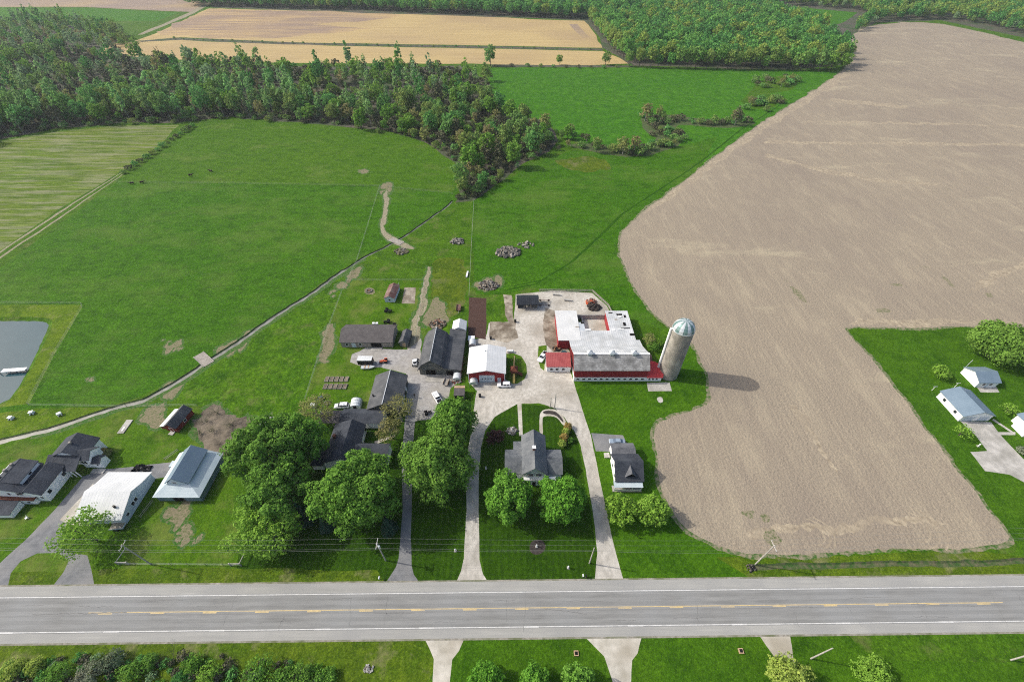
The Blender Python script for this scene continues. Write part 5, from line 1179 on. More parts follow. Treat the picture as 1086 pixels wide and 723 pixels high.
MB().tube((cx_, cy_, 2), (cx_, cy_, HS - .4), .42, .42, 'white_paint', 10).build('chute', S)
a = R(-8); cx_, cy_ = (RS + .16) * math.cos(a), (RS + .16) * math.sin(a)
mb = MB(); mb.tube((cx_, cy_ - .2, .5), (cx_, cy_ - .2, HS), .05, .05, 'galvanised', 5); mb.tube((cx_, cy_ + .2, .5), (cx_, cy_ + .2, HS), .05, .05, 'galvanised', 5)
for k in range(50): mb.tube((cx_, cy_ - .2, .7 + k * .42), (cx_, cy_ + .2, .7 + k * .42), .025, .025, 'galvanised', 4)
mb.build('ladder', S)

# dark shed by the concrete lot
g = thing('machine_shed', 'black metal roofed machine shed at the corner of the pale concrete lot', 'shed', P(549, 327))
pent(g, 0, 8.2, 0, .2, (2.5, 2.5, 2.5, 2.5), None, 'black_metal_roof', .0, rname='fascia')
MB().box(0, .2, .2, 4.4, 0, 3, 'grey_boards').box(8, 8.2, .2, 4.4, 0, 3, 'grey_boards').box(0, 8.2, 4.4, 4.6, 0, 3.1, 'grey_boards').build('wall', g)
mb = MB()
for x in (.1, 2.7, 5.4, 8.1): mb.box(x - .1, x + .1, 0, .2, 0, 2.5, 'weathered_wood')
mb.build('post', g)
MB().ext_x(-.5, 8.7, [(-1.1, 2.65), (2.1, 4.0), (5.0, 3.0), (5.0, 3.15), (2.1, 4.18), (-1.1, 2.8)], 'black_metal_roof').build('roof', g)

# neighbours on the right
g = thing('long_garage', 'long blue grey roofed garage with two pale doors at the head of a drive', 'garage', P(1016.8, 446.4) + Vector((-.3, 0, 0)), R(.8))
gable(g, 0, 9.8, 0, 10.0, 2.8, 4.8, 'y', 'white_siding', 'blue_grey_metal_roof', .35)
for x in (2.6, 7.2): opening(g, 'garage_door', 's', x, 0, 3.4, 2.2, 0, 'white_paint', 'pale_blue_siding', 'door_panel', .15)
for y in (2.6, 7.4): opening(g, 'window', 'w', y, 1.0, 1.0, 1.1, 0)
g = thing('garden_shed', 'smaller white garage with grey roof in front of the spreading maple', 'garage', P(1034, 410.5) + Vector((-.2, 0, 0)))
gable(g, 0, 7.0, 0, 6.8, 2.6, 4.3, 'x', 'white_siding', 'blue_grey_metal_roof', .35)
for x in (2.2, 4.6): opening(g, 'window', 's', x, 1.0, .9, 1.0, 0)
opening(g, 'garage_door', 's', 3.4, 0, .9, 2.0, 0, 'white_paint', 'pale_blue_siding', 'door_panel', .1)
MB().tube((2.6, 8.6, 0), (2.6, 8.6, 4.6), .1, .08, 'galvanised').build('mast', g)
g = thing('white_house', 'white clapboard house cut by the right edge beside the concrete drive', 'house', P(1083, 468) + Vector((3.2, -.5, 0)))
gable(g, 0, 12, 0, 8.4, 3.2, 5.6, 'y', 'white_siding', 'blue_grey_metal_roof', .35)
opening(g, 'window', 'w', 3.5, 1.2, 1.0, 1.2, 0); opening(g, 'window', 's', 2.0, 1.0, 1.0, 1.3, 0)
pent(g, -1.6, -.02, 2.2, 6.4, (1.9, 2.4, 2.4, 1.9), 'white_siding', 'white_paint', .1, rname='porch_roof', wname='porch_wall')

# left neighbour: rambling white farmhouse
g = thing('rambling_farmhouse', 'rambling white farmhouse with several dark shingled gables at the left edge', 'farmhouse', (-134.0, 58.5, 0))
# local frame origin (-134, 58.5)
gable(g, 0.2, 9.6, 11.2, 17.2, 4.6, 7.0, 'y', 'white_siding', 'dark_shingles', .4, rp=.5)
gable(g, 8.0, 11.2, 10.2, 14.4, 4.2, 5.8, 'x', 'white_siding', 'dark_shingles', .25, rname='cross_roof', wname='cross_wall')
gable(g, 11.25, 13.6, 10.0, 12.6, 2.6, 3.5, 'x', 'white_siding', 'dark_shingles', .2, rname='bump_roof', wname='bump_wall')
pent(g, -.3, 8.8, 7.2, 11.15, (3.1, 3.1, 5.0, 5.0), None, 'dark_shingles', .2, rname='porch_roof')
mb = MB()
for x in (5.9, 7.3, 8.6): mb.box(x - .1, x + .1, 7.1, 7.3, 0, 3.1, 'white_paint')
mb.build('porch_post', g)
gable(g, -.6, 5.2, -.2, 8.4, 3.9, 5.6, 'y', 'white_siding', 'dark_shingles', .35, rname='long_roof', wname='long_wall', rp=.42)
gable(g, -9.5, -.65, 1.6, 8.6, 4.6, 7.1, 'y', 'white_siding', 'dark_shingles', .3, rname='upper_roof', wname='upper_wall', rp=.5)
MB().prism([(-3.6, 1.9, 5.0), (-.7, 1.9, 5.0), (-.7, 8.3, 5.0), (-3.6, 8.3, 5.0)], [(-3.6, 1.9, 6.9), (-.7, 1.9, 6.2), (-.7, 8.3, 6.2), (-3.6, 8.3, 6.9)], 'white_siding').build('dormer_wall', g)
pent(g, -4.4, -.6, 1.7, 8.5, (7.15, 6.25, 6.25, 7.15), None, 'dark_shingles', .2, rname='dormer_roof')
gable(g, -8, 1.2, -.25, 1.5, 5.0, 7.2, 'y', 'white_siding', 'dark_shingles', .3, rname='front_roof', wname='front_wall', rp=.35)
gable(g, -16, 2.4, -1.1, -.3, 1.9, 3.0, 'y', 'white_siding', 'red_brown_wood', .15, rname='porch_eave', wname='porch_wall', rp=.4)
pent(g, -12, -1.2, -5.0, -1.3, (1.7, 1.7, 2.2, 2.2), 'white_siding', 'dark_shingles', .15, rname='front_porch_roof', wname='front_porch_wall')
for y in (1.5, 6.8): opening(g, 'window', 'e', y, 1.7, 1.0, 1.2, 5.2)
for x in (-3.2, -.8, .1): opening(g, 'window', 's', x, 3.6, .75, 1.2, -.25)
for x in (2.8, 4.3): opening(g, 'window', 's', x, 1.5, .7, 1.1, -.2)
opening(g, 'window', 's', .6, .6, .9, .9, -1.1)
for d in (-.42, .42): opening(g, 'window', 's', 9.2 + d, 2.1, .7, 1.5, 10.2)
opening(g, 'window', 'e', 5.2, 5.2, .9, .7, -.7); opening(g, 'window', 's', 12.5, 1.3, .6, .8, 10.0)
for x, y, z in ((5.2, 14, 6.4), (-5.8, 6.8, 6.6), (-6.2, 5, 6.6), (-6.8, 3.2, 6.4)): MB().box(x - .3, x + .3, y - .3, y + .3, z, z + 1.1, 'weathered_wood').build('chimney', g)
MB().box(-12, -9.6, 4, 9.4, 0, 3.0, 'white_siding').build('side_wall', g)
MB().box(10.5, 14.2, 8.2, 9.7, 0, .25, 'concrete').build('door_step', g)

# white metal roofed garage
g = thing('white_garage', 'white metal roofed garage with pale blue end wall on the left asphalt drive', 'garage', (-114.1, 51.9, 0))
MB().ext_x(-.6, 10.6, [(0, 0), (13.2, 0), (13.2, 2.9), (9.6, 3.9), (6.3, 5.4), (0, 2.9)], 'pale_blue_siding').build('wall', g)
MB().ext_x(-1.6, 11.0, [(-.45, 2.76), (6.3, 5.44), (9.6, 3.94), (13.6, 2.83), (13.6, 3.0), (9.62, 4.12), (6.3, 5.62), (-.45, 2.92)], 'white_metal_roof').build('roof', g)
MB().tube((8.2, 2.6, 3.6), (8.2, 2.6, 4.9), .3, .3, 'black_paint').build('chimney', g)
for y in (4.6, 5.8): opening(g, 'window', 'e', y, 1.6, .9, 1.2, 10.6)
opening(g, 'window', 'e', 1.8, 1.2, .9, .9, 10.6)
opening(g, 'garage_door', 'w', 4, 0, 4.5, 2.4, -.6, 'white_paint', 'white_siding', 'door_panel')

# blue grey barn with raised middle
g = thing('monitor_barn', 'pale blue grey metal barn with a raised middle roof and lower roofs on three sides', 'barn', (-100.9, 58.6, 0))
MB().box(2.5, 14.7, -.3, 13.0, 0, 2.7, 'blue_grey_metal_roof').build('wall', g)
MB().box(5.3, 11.2, 2.8, 12.6, 2.6, 5.0, 'blue_grey_metal_roof').build('upper_wall', g)
MB().prism([(2.1, -.7, 2.72), (15.1, -.7, 2.72), (15.1, 13.2, 2.72), (2.1, 13.2, 2.72)], [(5.2, 2.7, 4.5), (11.3, 2.7, 4.5), (11.3, 13.2, 4.5), (5.2, 13.2, 4.5)], 'pale_metal_roof').build('lower_roof', g)
MB().ext_y(2.3, 13.0, [(5.0, 4.7), (8.0, 7.3), (11.7, 4.85), (11.75, 5.05), (8.0, 7.5), (4.85, 4.85)], 'blue_grey_metal_roof').build('upper_roof', g)
MB().ext_y(2.29, 2.75, [(5.3, 4.5), (11.2, 4.5), (8.0, 7.25)], 'pale_blue_siding').build('gable_wall', g)
opening(g, 'window', 's', 8.0, 5.0, 1.1, .9, 2.29)
opening(g, 'barn_door', 's', 8.5, 0, 3, 2.3, -.3, 'steel', 'dark_opening', 'opening')
MB().box(.6, 2.4, 9.2, 11.2, 0, 1.9, 'pale_metal_roof').build('side_bin', g)

# red shed near the creek
g = thing('red_shed', 'small red wooden shed with dark roof between the creek and the brush patch', 'shed', P(178, 456.5), R(-9))
gable(g, 0, 3.9, 0, 7.4, 2.3, 3.8, 'y', 'red_wood', 'dark_metal_roof', .3)
pent(g, -2.2, -.03, .4, 7.0, (1.3, 2.0, 2.0, 1.3), 'red_wood', 'galvanised', .15, rname='lean_to_roof', wname='lean_to_wall')
opening(g, 'door', 's', 2.0, 0, 1.1, 1.9, 0, 'white_paint', 'red_wood', 'door_panel'); opening(g, 'window', 'e', 3.7, .9, .9, .8, 3.9)
MB().box(1.2, 2.8, -1.4, -.1, 0, .2, 'concrete').build('door_step', g)
# white canopy behind the maples
g = thing('canopy', 'flat white canopy behind the broadest maple at the brush patch', 'canopy', P(276, 456))
mb = MB()
for x in (.1, 3.6):
    for y in (.1, 3.4): mb.box(x - .06, x + .06, y - .06, y + .06, 0, 2.2, 'steel')
mb.build('leg', g); pent(g, 0, 3.7, 0, 3.5, (2.2, 2.3, 2.5, 2.4), None, 'white_metal_roof_wide', .2, rname='roof')
# ------------------------------------------------------------------ vehicles
def wheels(root, xs, ys, r, w_=.24):
    for x in xs:
        for y in ys:
            mb = MB(); mb.tube((x, y - w_ / 2, r), (x, y + w_ / 2, r), r, r, 'rubber', 14); t = mb.build('wheel', root)
            s = 1 if y > 0 else -1
            MB().tube((x, y + s * w_ / 2, r), (x, y + s * (w_ / 2 + .015), r), r * .6, r * .6, 'steel', 12).build('rim', t)
def loft(sections, m, mb=None):
    """sections: (x, half width, z low, z high) closed tube of rounded boxes"""
    mb = mb or MB()
    def ring(s):
        x, h, a, b = s; c = min(.12, (b - a) * .3)
        return [(x, -h, a + c), (x, -h, b - c), (x, -h + c, b), (x, h - c, b), (x, h, b - c), (x, h, a + c), (x, h - c, a), (x, -h + c, a)]
    for s, t in zip(sections, sections[1:]): mb.prism(ring(s), ring(t), m)
    return mb
def car(name, label, loc, rz, paint, kind='suv'):
    """front towards -x"""
    t = thing(name, label, 'pickup' if kind == 'pickup' else 'car', loc, rz)
    if kind == 'suv':
        loft([(-2.4, .8, .38, .78), (-2.25, .92, .32, .98), (-1.0, .95, .3, 1.08), (2.1, .95, .3, 1.1), (2.4, .88, .38, 1.0)], paint).build('body', t)
        loft([(-1.15, .78, 1.04, 1.1), (-.45, .76, 1.04, 1.62), (1.9, .76, 1.04, 1.64), (2.3, .74, 1.04, 1.15)], 'glass_dark').build('glass', t)
        loft([(-.42, .72, 1.6, 1.72), (1.0, .74, 1.62, 1.76), (1.92, .7, 1.6, 1.72)], paint).build('roof', t)
        mb = MB()
        for x in (-.35, .75, 1.9):
            for s in (-1, 1): mb.box(x - .07, x + .07, s * .775 - .02, s * .775 + .02, 1.05, 1.66, paint)
        mb.build('pillar', t)
        X = (-1.5, 1.45)
    elif kind == 'sedan':
        loft([(-2.4, .78, .35, .66), (-2.2, .9, .3, .84), (-.9, .92, .28, .95), (1.7, .92, .28, .98), (2.4, .85, .35, .9)], paint).build('body', t)
        loft([(-1.2, .72, .92, .97), (-.4, .7, .92, 1.38), (.9, .7, .92, 1.38), (1.75, .7, .92, .99)], 'glass_sky').build('glass', t)
        loft([(-.42, .66, 1.36, 1.43), (.3, .68, 1.38, 1.47), (.95, .66, 1.36, 1.43)], paint).build('roof', t)
        X = (-1.45, 1.4)
    else:
        loft([(-2.8, .85, .45, .9), (-2.6, .98, .4, 1.12), (-1.2, 1.0, .4, 1.2), (2.75, 1.0, .45, 1.15)], paint).build('body', t)
        loft([(-1.35, .82, 1.16, 1.22), (-.7, .8, 1.16, 1.78), (.6, .8, 1.16, 1.8), (.8, .8, 1.16, 1.2)], 'glass_dark').build('glass', t)
        loft([(-.68, .76, 1.74, 1.84), (.62, .76, 1.76, 1.86)], paint).build('roof', t)
        MB().box(.95, 2.6, -.8, .8, 1.1, 1.17, 'black_paint').build('bed', t)
        MB().box(2.75, 2.84, -.9, .9, .5, 1.1, 'black_paint').build('tailgate', t)
        X = (-1.8, 1.8)
    fx = -2.42 if kind != 'pickup' else -2.78
    for s in (-1, 1): MB().box(fx, fx + .14, s * .6 - .18, s * .6 + .18, .66, .8, 'plastic_white').build('headlight', t)
    wheels(t, X, (-.86, .86), .36 if kind != 'pickup' else .4)
    return t
car('parked_suv', 'white parked SUV in front of the red garage', P(534.8, 409.2), 0, 'car_white')
a, b = P(459.8, 415.8), P(468.2, 430.5); d = a - b
car('pickup_truck', 'white pickup with a dark bed parked on the grey gravel yard', (a + b) / 2, math.atan2(-d.y, -d.x), 'car_white', 'pickup')
car('parked_car', 'silver blue car parked on the pad behind the white cottage', P(654, 469.3), R(-2), 'car_silver_blue', 'sedan')
car('parked_van', 'white van with dark blue windscreen parked beside the film greenhouse', P(363, 431.5) , R(4), 'car_white', 'suv')
car('farm_truck', 'old pale pickup nosed up to the red milk house', P(575.5, 379.5), R(60), 'plastic_white', 'pickup')

def trailer():
    t = thing('box_trailer', 'enclosed trailer with a white top and black sides by the stone shed', 'trailer', P(380.2, 388))
    MB().box(0, 5.2, 0, 2.3, .55, 2.75, 'dark_side_panel').build('box', t); MB().box(-.05, 5.25, -.05, 2.35, 2.75, 2.85, 'white_metal_roof').build('roof', t)
    for y in (.1, 2.2): o = MB().tube((2.6, y - .12, .36), (2.6, y + .12, .36), .36, .36, 'rubber', 12).build('wheel', t)
    MB().path([(5.2, .3, .5), (6.6, 1.15, .5), (5.2, 2.0, .5)], .06, 'steel').build('drawbar', t)
trailer()
t = thing('boat', 'small white boat lying in front of the box trailer', 'boat', P(390.5, 390.3), R(4))
def hull(f, z): return [(-2.4, -.75 * f, z), (.6, -.85 * f, z), (1.7, -.5 * f, z), (2.5 * f, 0, z), (1.7, .5 * f, z), (.6, .85 * f, z), (-2.4, .75 * f, z)]
MB().prism(hull(.62, .1), hull(1, .75), 'plastic_white').build('hull', t); MB().prism(hull(.85, .75), hull(.8, .82), 'galvanised').build('deck', t)
MB().box(-1.2, -.8, -.7, .7, .8, .9, 'tan_wood').box(.1, .5, -.7, .7, .8, .9, 'tan_wood').build('bench', t)
def tractor(name, label, loc, rz, paint, s=1.0, loader=True):
    t = thing(name, label, 'tractor', loc, rz); t.scale = (s, s, s)
    loft([(-1.7, .32, .7, 1.2), (-.3, .36, .7, 1.3)], paint).build('hood', t)
    MB().box(-.3, .9, -.4, .4, .6, .95, paint).build('frame', t); MB().box(.45, .85, -.25, .25, .95, 1.4, 'black_paint').build('seat', t)
    for y in (-.75, .75):
        MB().tube((.6, y - .18, .7), (.6, y + .18, .7), .7, .7, 'rubber', 14).build('rear_wheel', t); MB().tube((-1.3, y * .8 - .1, .4), (-1.3, y * .8 + .1, .4), .4, .4, 'rubber', 12).build('front_wheel', t)
        MB().box(.0, 1.2, y - .2, y + .2, 1.42, 1.5, paint).build('fender', t)
    if loader:
        MB().path([(.1, -.5, 1.0), (-2.2, -.5, .8)], .07, paint).path([(.1, .5, 1.0), (-2.2, .5, .8)], .07, paint).build('loader_arm', t)
        MB().ext_y(-.85, .85, [(-2.2, .2), (-2.9, .15), (-2.9, .2), (-2.3, .3), (-2.25, .9), (-2.15, .9)], 'steel').build('bucket', t)
    return t
tractor('tractor', 'small orange red tractor parked in front of the stone shed', P(408, 384), R(10), 'orange_red_paint', .9)
tractor('old_tractor', 'dark old tractor beside the red milk house', P(577.5, 377.5) , R(200), 'black_paint', .9)
t = thing('skid_loader', 'white and black loader parked beside the gambrel barn', 'loader', P(440.5, 386), R(-80))
MB().box(-1.4, 1.3, -.8, .8, .5, 1.2, 'plastic_white').build('body', t); MB().box(-.4, .8, -.6, .6, 1.2, 2.1, 'black_paint').build('cab', t)
MB().box(-.45, .85, -.65, .65, 2.1, 2.2, 'plastic_white').build('roof', t)
for y in (-.95, .95):
    MB().path([(1.3, y * .8, 1.7), (-.9, y * .8, 1.5), (-2.0, y * .8, .5)], .1, 'plastic_white').build('arm', t)
    for x in (-.9, .8): MB().tube((x, y - .16, .42), (x, y + .16, .42), .42, .42, 'rubber', 12).build('wheel', t)
MB().ext_y(-1, 1, [(-1.9, .2), (-2.7, .15), (-2.6, .3), (-2.0, .9), (-1.9, .9)], 'steel').build('bucket', t)
tractor('mower', 'dark ride-on mower on the gravel by the maple', P(453.5, 438.5), R(200), 'black_paint', .75, False)
tractor('mower', 'dark green ride-on mower below the rusty roofed coop', P(411.5, 330.5), R(170), 'black_paint', .95, False)
tractor('mower', 'dark ride-on mower tucked against the back of the stone shed', P(411, 342), R(10), 'black_paint', .85, False)
t = thing('hay_wagon', 'rusty brown wagon standing in rough grass left of the tilled plot', 'wagon', P(486.5, 327.5), R(92))
MB().box(-1.9, 1.9, -.9, .9, .7, .85, 'rusty_roof').box(-1.9, 1.9, -.9, -.84, .85, 1.3, 'brown_wood').box(-1.9, 1.9, .84, .9, .85, 1.3, 'brown_wood').build('bed', t); wheels(t, (-1.2, 1.2), (-.8, .8), .38, .2)
MB().path([(-1.9, 0, .6), (-3.4, 0, .4)], .06, 'steel').build('drawbar', t)

# ------------------------------------------------------------------ small sheds and yard gear
def hoop(name, label, bpx, w_, l, h, top='galvanised', rz=0, base=0):
    t = thing(name, label, 'shelter', P(*bpx), rz); n = 10
    ring = [(w_ / 2 + w_ / 2 * math.cos(math.pi * i / n), h * .45 + h * .55 * math.sin(math.pi * i / n)) for i in range(n + 1)]
    MB().ext_y(0, l, ring + [(0.0, h * .42), (.03, h * .42)] [:1], top).build('cover', t)
    mb = MB()
    for x in (.06, w_ - .06):
        for y in (.1, l / 2, l - .1): mb.box(x - .05, x + .05, y - .05, y + .05, 0, h * .5, 'steel')
    mb.build('leg', t); return t
hoop('hoop_shelter', 'silver arched shelter directly behind the red garage', (497.3, 369), 2.7, 2.9, 2.3)
hoop('hoop_shelter', 'silver arched shelter at the front left corner of the red garage', (498, 410), 2.8, 3.0, 2.5)
t = thing('white_bin', 'white lidded box behind the silver arched shelter and the tilled plot', 'box', P(496.6, 363)); MB().box(0, 2.3, 0, 2.3, .1, 1.1, 'plastic_white').build('body', t); MB().box(-.1, 2.4, -.1, 2.4, 1.1, 1.25, 'plastic_white').build('lid', t)
hoop('hoop_shelter', 'white topped arched shelter in front of the barn lean-to', (480.2, 404.5), 2.9, 2.7, 2.0, 'poly_film')
t = thing('firewood_shed', 'tan and brown roofed open firewood shed beside the maple and lawn strip', 'shed', P(482.3, 423.5))
pent(t, 0, 3.2, 0, 3.6, (2.2, 2.2, 2.6, 2.6), None, 'brown_metal_roof', .2, rname='roof'); MB().box(-.2, 3.4, 2.8, 3.9, 2.62, 2.75, 'tan_wood').build('roof_plank', t)
MB().box(0, .1, 0, 3.6, 0, 2.2, 'weathered_wood').box(3.1, 3.2, 0, 3.6, 0, 2.2, 'weathered_wood').box(0, 3.2, 3.5, 3.6, 0, 2.5, 'weathered_wood').build('wall', t)
MB().box(.2, 3.0, 1.6, 3.4, 0, 1.5, 'brown_wood').build('firewood', t)
t = thing('farm_cart', 'brown two wheeled cart on the gravel before the barn lean-to', 'cart', P(473.5, 406.5), R(80)); MB().box(-1.4, 1.4, -.8, .8, .6, .75, 'weathered_wood').box(-1.4, 1.4, -.85, -.8, .6, 1.2, 'brown_wood').box(-1.4, 1.4, .8, .85, .6, 1.2, 'brown_wood').build('bed', t); wheels(t, (0,), (-.95, .95), .42, .18)
t = thing('scrap_pile', 'small rusty scrap pile in front of the white topped arched shelter', 'scrap', P(483, 406)); rng = random.Random(4); mb = MB()
for i in range(9): x, y = rng.uniform(-1.2, 1.6), rng.uniform(-.6, .5); mb.box(x, x + rng.uniform(.3, .8), y, y + .3, 0, rng.uniform(.2, .6), rng.choice(['red_wood', 'weathered_wood', 'steel']))
mb.build('scrap', t)
for bpx, lab in (((509, 420.5), 'dark wheeled bin on the lawn edge of the loop drive'), ((546.5, 341.5), 'black drum at the edge of the pale yard'), ((520.5, 359.5), 'dark drum on bare dirt behind the red garage')):
    t = thing('drum', lab, 'bin', P(*bpx)); MB().tube((0, 0, 0), (0, 0, 1.1), .42, .45, 'black_paint', 14).build('body', t); MB().tube((0, 0, 1.1), (0, 0, 1.18), .48, .46, 'rubber', 14).build('lid', t)
t = thing('propane_tank', 'white horizontal gas tank behind the play tower', 'tank', P(538, 373.5)); MB().tube((0, 0, .7), (2.2, 0, .7), .45, .45, 'plastic_white', 14).tube((-.25, 0, .7), (0, 0, .7), .2, .45, 'plastic_white', 14).tube((2.2, 0, .7), (2.45, 0, .7), .45, .2, 'plastic_white', 14).build('vessel', t)
MB().box(.3, .5, -.35, .35, 0, .4, 'concrete').box(1.7, 1.9, -.35, .35, 0, .4, 'concrete').build('stand', t)
# play tower
t = thing('play_tower', 'wooden play tower with red roof, yellow slide and a swing beam beside the red garage', 'playset', P(545, 397))
mb = MB()
for x in (-.9, .9):
    for y in (-.9, .9): mb.box(x - .08, x + .08, y - .08, y + .08, 0, 3.0, 'red_brown_wood')
mb.build('post', t); MB().box(-1, 1, -1, 1, 1.5, 1.6, 'brown_wood').build('deck', t)
MB().box(-1, 1, -1.02, -.96, 1.6, 2.2, 'red_brown_wood').box(.96, 1.02, -1, 1, 1.6, 2.2, 'red_brown_wood').box(-1.02, -.96, -1, 1, 1.6, 2.2, 'red_brown_wood').build('railing', t)
MB().prism([(-1.4, -1.4, 2.9), (1.4, -1.4, 2.9), (1.4, 1.4, 2.9), (-1.4, 1.4, 2.9)], [(-.1, -.1, 4.1), (.1, -.1, 4.1), (.1, .1, 4.1), (-.1, .1, 4.1)], 'red_brown_wood').build('roof', t)
MB().prism([(-.4, -1, 1.5), (.4, -1, 1.5), (.4, -4.2, .15), (-.4, -4.2, .15)], [(-.4, -1, 1.62), (.4, -1, 1.62), (.4, -4.2, .3), (-.4, -4.2, .3)], 'yellow_plastic').build('slide', t)
MB().prism([(1, -.9, 1.5), (1, .5, 1.5), (3, .5, 0), (3, -.9, 0)], [(1, -.9, 1.6), (1, .5, 1.6), (3, .5, .1), (3, -.9, .1)], 'red_brown_wood').build('ramp', t)
MB().tube((0, 1, 2.7), (.2, 6.6, 2.7), .1, .1, 'tan_wood').tube((.2, 6.6, 2.7), (-1, 6.9, 0), .09, .09, 'tan_wood').tube((.2, 6.6, 2.7), (1.4, 6.9, 0), .09, .09, 'tan_wood').build('swing_beam', t)
for y in (3, 4.8):
    s = MB().box(-.1, .35, y - .25, y + .25, .5, .56, 'black_paint').build('swing_seat', t); MB().tube((.1, y - .22, .55), (.1, y - .22, 2.7), .02, .02, 'steel', 4).tube((.1, y + .22, .55), (.1, y + .22, 2.7), .02, .02, 'steel', 4).build('chain', s)
# film greenhouse
t = thing('greenhouse', 'small film covered greenhouse against the workshop', 'greenhouse', P(371.5, 434.5), R(4)); n = 10
pr = [(1.75 + 1.75 * math.cos(math.pi * i / n), .9 + 1.3 * math.sin(math.pi * i / n)) for i in range(n + 1)]
MB().ext_y(0, 3.4, [(3.5, 0)] + pr + [(0, 0)], 'poly_film').build('film', t)
mb = MB()
for y in (0, 1.13, 2.26, 3.4): mb.path([(x, y, z + .03) for x, z in [(3.5, 0)] + pr + [(0, 0)]], .05, 'steel', 5)
mb.build('rib', t); opening(t, 'door', 's', 1.75, 0, .9, 1.8, 0, 'weathered_wood', 'dark_opening', 'opening')
# raised beds
first = None
for r_ in range(2):
    for c in range(5):
        a = P(343.4 + 5.2 * c - 1.6 * r_ + .6, 405 + 7.8 * r_)
        nm = ['leftmost', 'second', 'middle', 'fourth', 'rightmost'][c] + (' raised bed of the row nearest the stone shed' if r_ == 0 else ' raised bed of the row nearest the white van')
        if first is None:
            first = t = thing('raised_bed', nm, 'raised bed', a, 0, 'raised garden beds')
            MB().box(0, 1.25, 0, .1, 0, .4, 'weathered_wood').box(0, 1.25, 2.2, 2.3, 0, .4, 'weathered_wood').box(0, .1, .1, 2.2, 0, .4, 'weathered_wood').box(1.15, 1.25, .1, 2.2, 0, .4, 'weathered_wood').build('timber_frame', t)
            MB().box(.1, 1.15, .1, 2.2, 0, .33, 'brush_dirt').build('soil', t)
        else:
            t = copy_tree(first); t.location = a; t['label'] = nm
# odds and ends on the lawns
t = thing('covered_cart', 'dark blue tarp covered cart on the lawn below the raised beds', 'cart', P(340.5, 423), R(40)); loft([(-.9, .5, .4, .8), (-.3, .6, .4, 1.1), (.9, .55, .4, .9)], 'blue_tarp').build('tarp', t); wheels(t, (0,), (-.6, .6), .35, .12)
t = thing('tote_tank', 'white square tote on the lawn beside the dark blue covered cart', 'tank', P(333, 431)); MB().box(-.7, .7, -.6, .6, .15, 1.4, 'plastic_white').build('tank', t); MB().box(-.75, .75, -.65, .65, 0, .15, 'weathered_wood').build('pallet', t)
t = thing('fire_pit', 'stone ring fire pit in the fenced lawn left of the coop', 'fire pit', P(391.5, 308.5)); mb = MB()
for i in range(12): a = i * .5236; mb.box(math.cos(a) * 1.2 - .25, math.cos(a) * 1.2 + .25, math.sin(a) * 1.2 - .25, math.sin(a) * 1.2 + .25, 0, .4, 'rubble')
mb.build('stone_ring', t); MB().box(-.5, .5, -.4, .4, 0, .35, 'brown_wood').build('log', t)
t = thing('fire_pit', 'stone ring fire pit on the lawn right of the dark blue covered cart', 'fire pit', P(347, 427.5)); mb = MB()
for i in range(12): a = i * .5236; mb.box(math.cos(a) * .8 - .2, math.cos(a) * .8 + .2, math.sin(a) * .8 - .2, math.sin(a) * .8 + .2, 0, .4, 'rubble')
mb.build('stone_ring', t)
t = thing('yard_post', 'dark post lamp standing on the grey gravel beside the workshop', 'post', P(440.2, 421.5)); MB().tube((0, 0, 0), (0, 0, 1.6), .12, .1, 'black_paint').build('post', t); MB().box(-.3, .3, -.2, .2, 1.5, 1.9, 'black_paint').build('head', t)
for i, (x, y) in enumerate(((12.5, 444), (34.5, 438.5), (64, 440))):
    t = thing('white_hive', ['white wooden box on legs nearest the left edge above the creek', 'white wooden box on legs, middle one above the creek', 'white wooden box on legs nearest the red shed above the creek'][i], 'hive', P(x, y), R(20 * i), 'white boxes on the creek bank'); t.scale = (.8, .8, .8)
    MB().box(-.6, .6, -.5, .5, .5, 1.2, 'plastic_white').build('box', t); MB().box(-.75, .75, -.65, .65, 1.2, 1.3, 'plastic_white').build('lid', t)
    MB().box(-.6, -.5, -.9, .9, 0, .5, 'plastic_white').box(.5, .6, -.9, .9, 0, .5, 'plastic_white').build('leg', t)
t = thing('slab', 'pale concrete slab lying on the lawn left of the red shed', 'slab', P(133, 452.5), R(2)); MB().box(-1.0, 1.0, -2.6, 2.6, 0, .25, 'concrete').build('slab', t); MB().box(-.3, .3, -1.8, 0, .25, .3, 'steel').build('hatch', t)
t = thing('white_plank_trough', 'long white trough lying in grass above the tilled plot', 'trough', P(495.5, 291.5), R(86)); MB().box(-2.2, 2.2, -.35, .35, .1, .6, 'plastic_white').build('trough', t); MB().box(-1.8, -1.6, -.4, .4, 0, .1, 'weathered_wood').box(1.6, 1.8, -.4, .4, 0, .1, 'weathered_wood').build('skid', t)
# dock
t = thing('dock', 'white wooden dock reaching into the pond', 'dock', P(27, 392), R(186)); MB().box(-.4, 7.5, -.8, .8, .3, .45, 'white_paint').build('deck', t); mb = MB()
for x in (1, 4.5, 8): mb.box(x - .1, x + .1, -.9, -.7, -1, .3, 'weathered_wood').box(x - .1, x + .1, .7, .9, -1, .3, 'weathered_wood')
mb.build('piling', t)
# bridges
def bridge(label, c, ang, l, w_):
    t = thing('bridge', label, 'bridge', P(*c), R(ang)); MB().box(-l / 2, l / 2, -w_ / 2, w_ / 2, -.15, .12, 'weathered_wood').build('deck', t)
    MB().box(-l / 2, l / 2, -w_ / 2 - .12, -w_ / 2, -.1, .3, 'concrete').box(-l / 2, l / 2, w_ / 2, w_ / 2 + .12, -.1, .3, 'concrete').build('kerb', t)
bridge('grey plank bridge over the creek at the bare trodden patch', (216, 381), -38, 8, 3.6)
bridge('grey plank bridge over the creek on the curved dirt track', (420, 256), -32, 8, 3)
